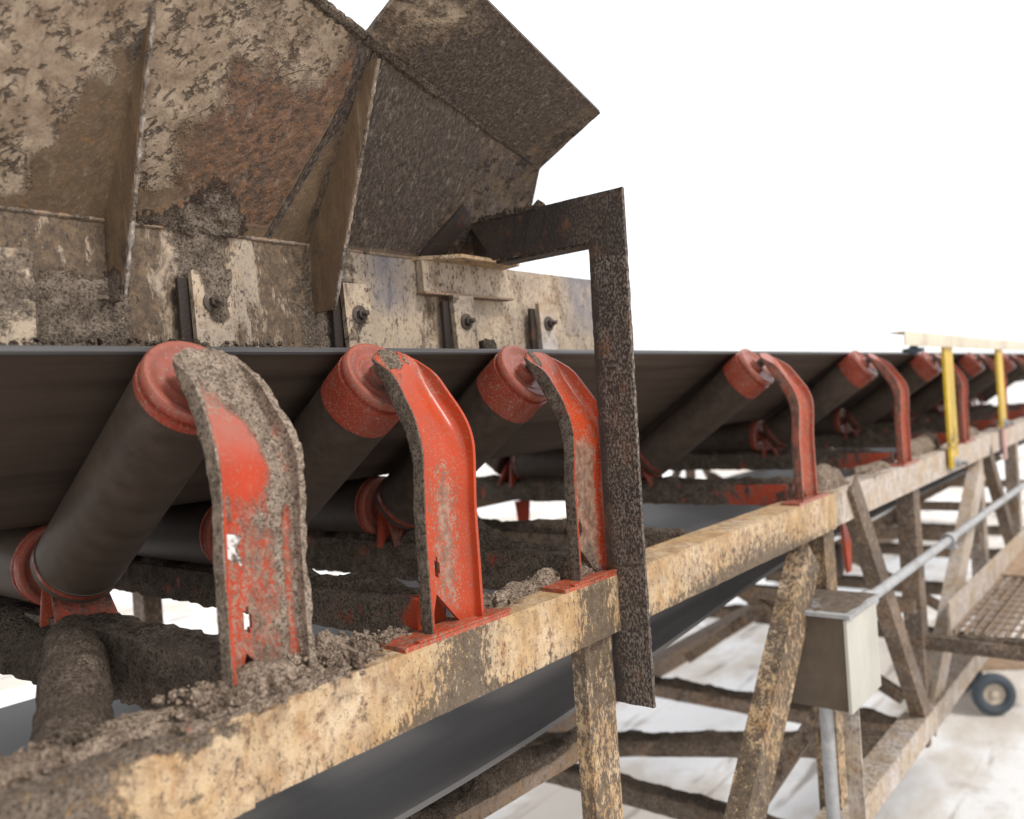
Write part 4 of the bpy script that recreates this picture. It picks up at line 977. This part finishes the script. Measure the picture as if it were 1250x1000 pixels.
# ================================================================== JUNCTION BOX AND CONDUIT
jb = thing('junction_box', 'beige steel junction box with dark brown side and dusty lid on the truss', 'junction box', (-0.93, 2.65, -1.02))
bx0, bx1, by0, by1, bz0, bz1 = -1.052, -0.862, 2.565, 2.85, -0.995, -0.712
bm = BM(); box(bm, (bx0, by0, bz0), (bx1 - 0.012, by1, bz1), None, 0.003)
emit('body', bm, BOXD, jb)
bm = BM(); box(bm, (bx1 - 0.0115, by0 - 0.004, bz0 - 0.004), (bx1, by1 + 0.004, bz1 - 0.004), None, 0.003)
emit('door', bm, BOXP, jb, attrs={'mud': lambda p, n: 0.0})
bm = BM(); box(bm, (bx0 - 0.006, by0 - 0.012, bz1 + 0.0005), (bx1 + 0.012, by1 + 0.008, bz1 + 0.012), 0.012)
emit('lid', bm, GALV, jb, attrs={'mud': lambda p, n: (0.62 + 0.25 * fbm(p, 8, 3) - 0.6 * sm(bx1 - 0.01, bx1 + 0.01, p.x) - 0.35 * sm(by0 + 0.03, by0, p.y)) if n.z > 0.5 else 0.0})
for k, (x, y) in enumerate(((-0.955, 2.60), (-0.905, 2.63))):
    bm = BM()
    if k == 0: tube(bm, [(x, y, bz0 - 0.005), (x, y, bz0 - 0.25), (x + 0.004, y, -1.9), (x, y, -2.79)], 0.021, 16)
    else: angle(bm, (x - 0.012, y, bz0 - 0.004), (x - 0.012, y, -2.79), (1, 0, 0), 0.05, (0, 1, 0), 0.05, 0.007, 0.04)
    emit('conduit_drop' if k == 0 else 'support_angle', bm, GALV if k == 0 else TANP, jb, attrs=None if k == 0 else {'dark': lambda p, n: 0.2, 'mud': lambda p, n: 0.15})
bm = BM(); tube(bm, [(-0.905, 2.86, -0.735), (-0.905, 2.95, -0.735), (-0.925, 3.6, -0.75), (-0.93, 5.0, -0.75), (-0.93, 9.0, -0.75)], 0.0185, 16)
lathe(bm, (-0.905, 2.87, -0.735), (0, 1, 0), [(0, 0.0), (0, 0.032), (0.05, 0.032), (0.055, 0.024)], 20)
o = solo(emit('conduit_pipe', bm, GALV, None, origin=V(-0.93, 2.95, -0.76)), 'pale galvanised conduit running along the truss from the junction box', 'pipe')
for y in (4.15, 6.6):
    bm = BM(); lathe(bm, (-0.93, y, -0.75), (0, 1, 0), [(0, 0.023), (0, 0.03), (0.06, 0.03), (0.06, 0.023)], 18); box(bm, (-0.985, y + 0.01, -0.79), (-0.90, y + 0.05, -0.775))
    c = emit('pipe_clip', bm, GALV, None, sub=None, origin=V(-0.93, y, -0.75)); c.parent = o; c.location = V(-0.93, y, -0.75) - V(-0.93, 2.95, -0.76)

# ================================================================== YELLOW GUARD POSTS
gp = thing('guard_frame', 'two yellow flat posts on the stringer joined by a cream top rail', 'guard frame', (-1.0, 5.3, -0.5))
for y, zb in ((4.64, -0.47), (6.0, -0.36)):
    bm = BM(); box(bm, (-0.992, y - 0.085, zb), (-0.978, y + 0.085, 0.145), 0.03)
    p_ = emit('guard_post', bm, YEL, gp, attrs={'mud': (lambda p, n: 0.42 * sm(-0.05, -0.35, p.z) + 0.2 * fbm(p, 7, 3)) if y < 5 else (lambda p, n: 0)})
    bm = BM(); bolt(bm, (-0.977, y, zb + 0.02), (1, 0, 0), 0.022, 0.03); emit('bolt', bm, GALV, None, sub=p_)
bm = BM(); box(bm, (-0.99, 5.96, -0.56), (-0.978, 6.04, -0.361), None, 0.002); emit('lower_strap', bm, PINK, gp)
bm = BM(); angle(bm, (-0.96, 3.80, 0.185), (-0.96, 7.2, 0.172), (0, 0, -1), 0.06, (-1, 0, 0), 0.06, 0.006); emit('top_rail', bm, CREAM, gp)
bm = BM()
lathe(bm, (-0.985, 4.02, 0.085), (0, 0, 1), [(0, 0), (0, 0.012), (0.012, 0.02), (0.015, 0.045), (0.03, 0.05), (0.033, 0.022), (0.045, 0.012), (0.045, 0)], 5); emit('clamp_knob', bm, m_plain('dark_blue_plastic', (0.05, 0.07, 0.09), 0.5), gp)

# ================================================================== WALKWAY
wk = thing('walkway', 'steel walkway with pale toe board and bar grating beside the truss', 'walkway', (-0.5, 4.0, -1.17))
bm = BM(); box(bm, (-0.935, 4.09, -1.165), (-0.925, 6.6, -1.015), 0.06)
emit('toe_board', bm, TANP, wk, attrs={'mud': lambda p, n: 0.18 + 0.3 * fbm(p, 3, 3)})
bm = BM(); bar(bm, (-1.05, 4.06, -1.19), (-0.28, 4.06, -1.19), 0.06, 0.06, (0, 0, 1), 0.04)
emit('end_angle', bm, BROWN, wk, attrs={'mud': lambda p, n: 0.5 + 0.4 * fbm(p, 6, 3), 'dark': lambda p, n: 0.3})
bm = BM(); ridge(bm, [(-0.9, 4.075, -1.163), (-0.3, 4.075, -1.163)], 0.04, 0.02, 71, 0.02, 10); emit('mud_crust', bm, MUD, wk)['kind'] = 'stuff'
for k in range(16):
    bm = BM() if k == 0 else None
    if k == 0:
        box(bm, (-0.92, 4.11, -1.168), (-0.914, 6.6, -1.138)); gb = emit('grating_bar', bm, BROWN, wk)
    else:
        c = gb.copy(); C.objects.link(c); c.location.x += 0.040 * k
bm = BM()
for k in range(22): box(bm, (-0.915, 4.2 + k * 0.11, -1.1455), (-0.29, 4.206 + k * 0.11, -1.1395))
o = emit('grating_tie', bm, BROWN, wk); o['kind'] = 'stuff'
bm = BM(); box(bm, (-0.92, 5.3, -1.1365), (-0.3, 6.4, -1.130), 0.05)
emit('deck_plate', bm, WOOD, wk, attrs={'mud': lambda p, n: 0.2 + 0.4 * fbm(p, 3, 3)})

# ================================================================== CART ON THE YARD
ct = thing('utility_cart', 'small cart with a pneumatic wheel and plank bed on the pale yard', 'cart', (-1.40, 7.55, -H))
GZ = -H
def torus(bm, c, ax, R, r, n=40, m=14):
    ax = Vector(ax).normalized(); s = ax.cross(V(0, 0, 1)).normalized(); u = s.cross(ax)
    g = [[bm.verts.new(Vector(c) + (s * math.cos(a) + u * math.sin(a)) * (R + r * math.cos(b)) + ax * r * 1.05 * math.sin(b)) for b in [2 * math.pi * j / m for j in range(m)]] for a in [2 * math.pi * i / n for i in range(n)]]
    for i in range(n):
        for j in range(m): bm.faces.new((g[i][j], g[(i + 1) % n][j], g[(i + 1) % n][(j + 1) % m], g[i][(j + 1) % m]))
wa = V(0.55, -0.83, 0.0).normalized(); wc = V(-1.455, 7.70, GZ + 0.172)
w_ = BM(); torus(w_, wc, wa, 0.128, 0.044); wh = emit('wheel', w_, TYRE, ct)
w_ = BM(); lathe(w_, wc - wa * 0.03, wa, [(0, 0), (0, 0.09), (0.04, 0.09), (0.045, 0.075), (0.03, 0.06), (0.035, 0.035), (0.055, 0.03), (0.06, 0.018), (0.06, 0)], 28); emit('rim', w_, RIM, None, sub=wh)
side = V(0.83, 0.55, 0)
for s in (0, 1):
    w_ = BM(); c = wc - wa * 0.5 + V(0, 0, 0)
    if s == 0: torus(w_, wc - wa * 0.6, wa, 0.128, 0.044); emit('wheel', w_, TYRE, ct)
    else: tube(w_, [wc, wc - wa * 0.6], 0.015, 10); emit('axle', w_, STEEL, ct)
for k in range(4):
    w_ = BM(); a = wc - wa * (0.08 + 0.15 * k) + V(0, 0, 0.20); bar(w_, a - side * 0.32, a + side * 0.55, 0.14, 0.03, (0, 0, 1), None, 0.004); emit('plank', w_, WOOD, ct)
w_ = BM(); bar(w_, wc - side * 0.22 - wa * 0.2 + V(0, 0, 0.217), wc - side * 0.02 - wa * 0.2 + V(0, 0, 0.217), 0.16, 0.13, (0, 0, 1), None, 0.02); 
for v in w_.verts: v.co.z += 0.066
lathe(w_, wc - side * 0.12 - wa * 0.2 + V(0, 0, 0.345), (0, 0, 1), [(0, 0), (0, 0.03), (0.03, 0.03), (0.035, 0.022), (0.035, 0)], 16)
o = emit('fuel_can', w_, YEL, None, origin=wc - side * 0.12 - wa * 0.2 + V(0, 0, 0.218))
solo(o, 'small yellow can standing on the cart bed', 'can')
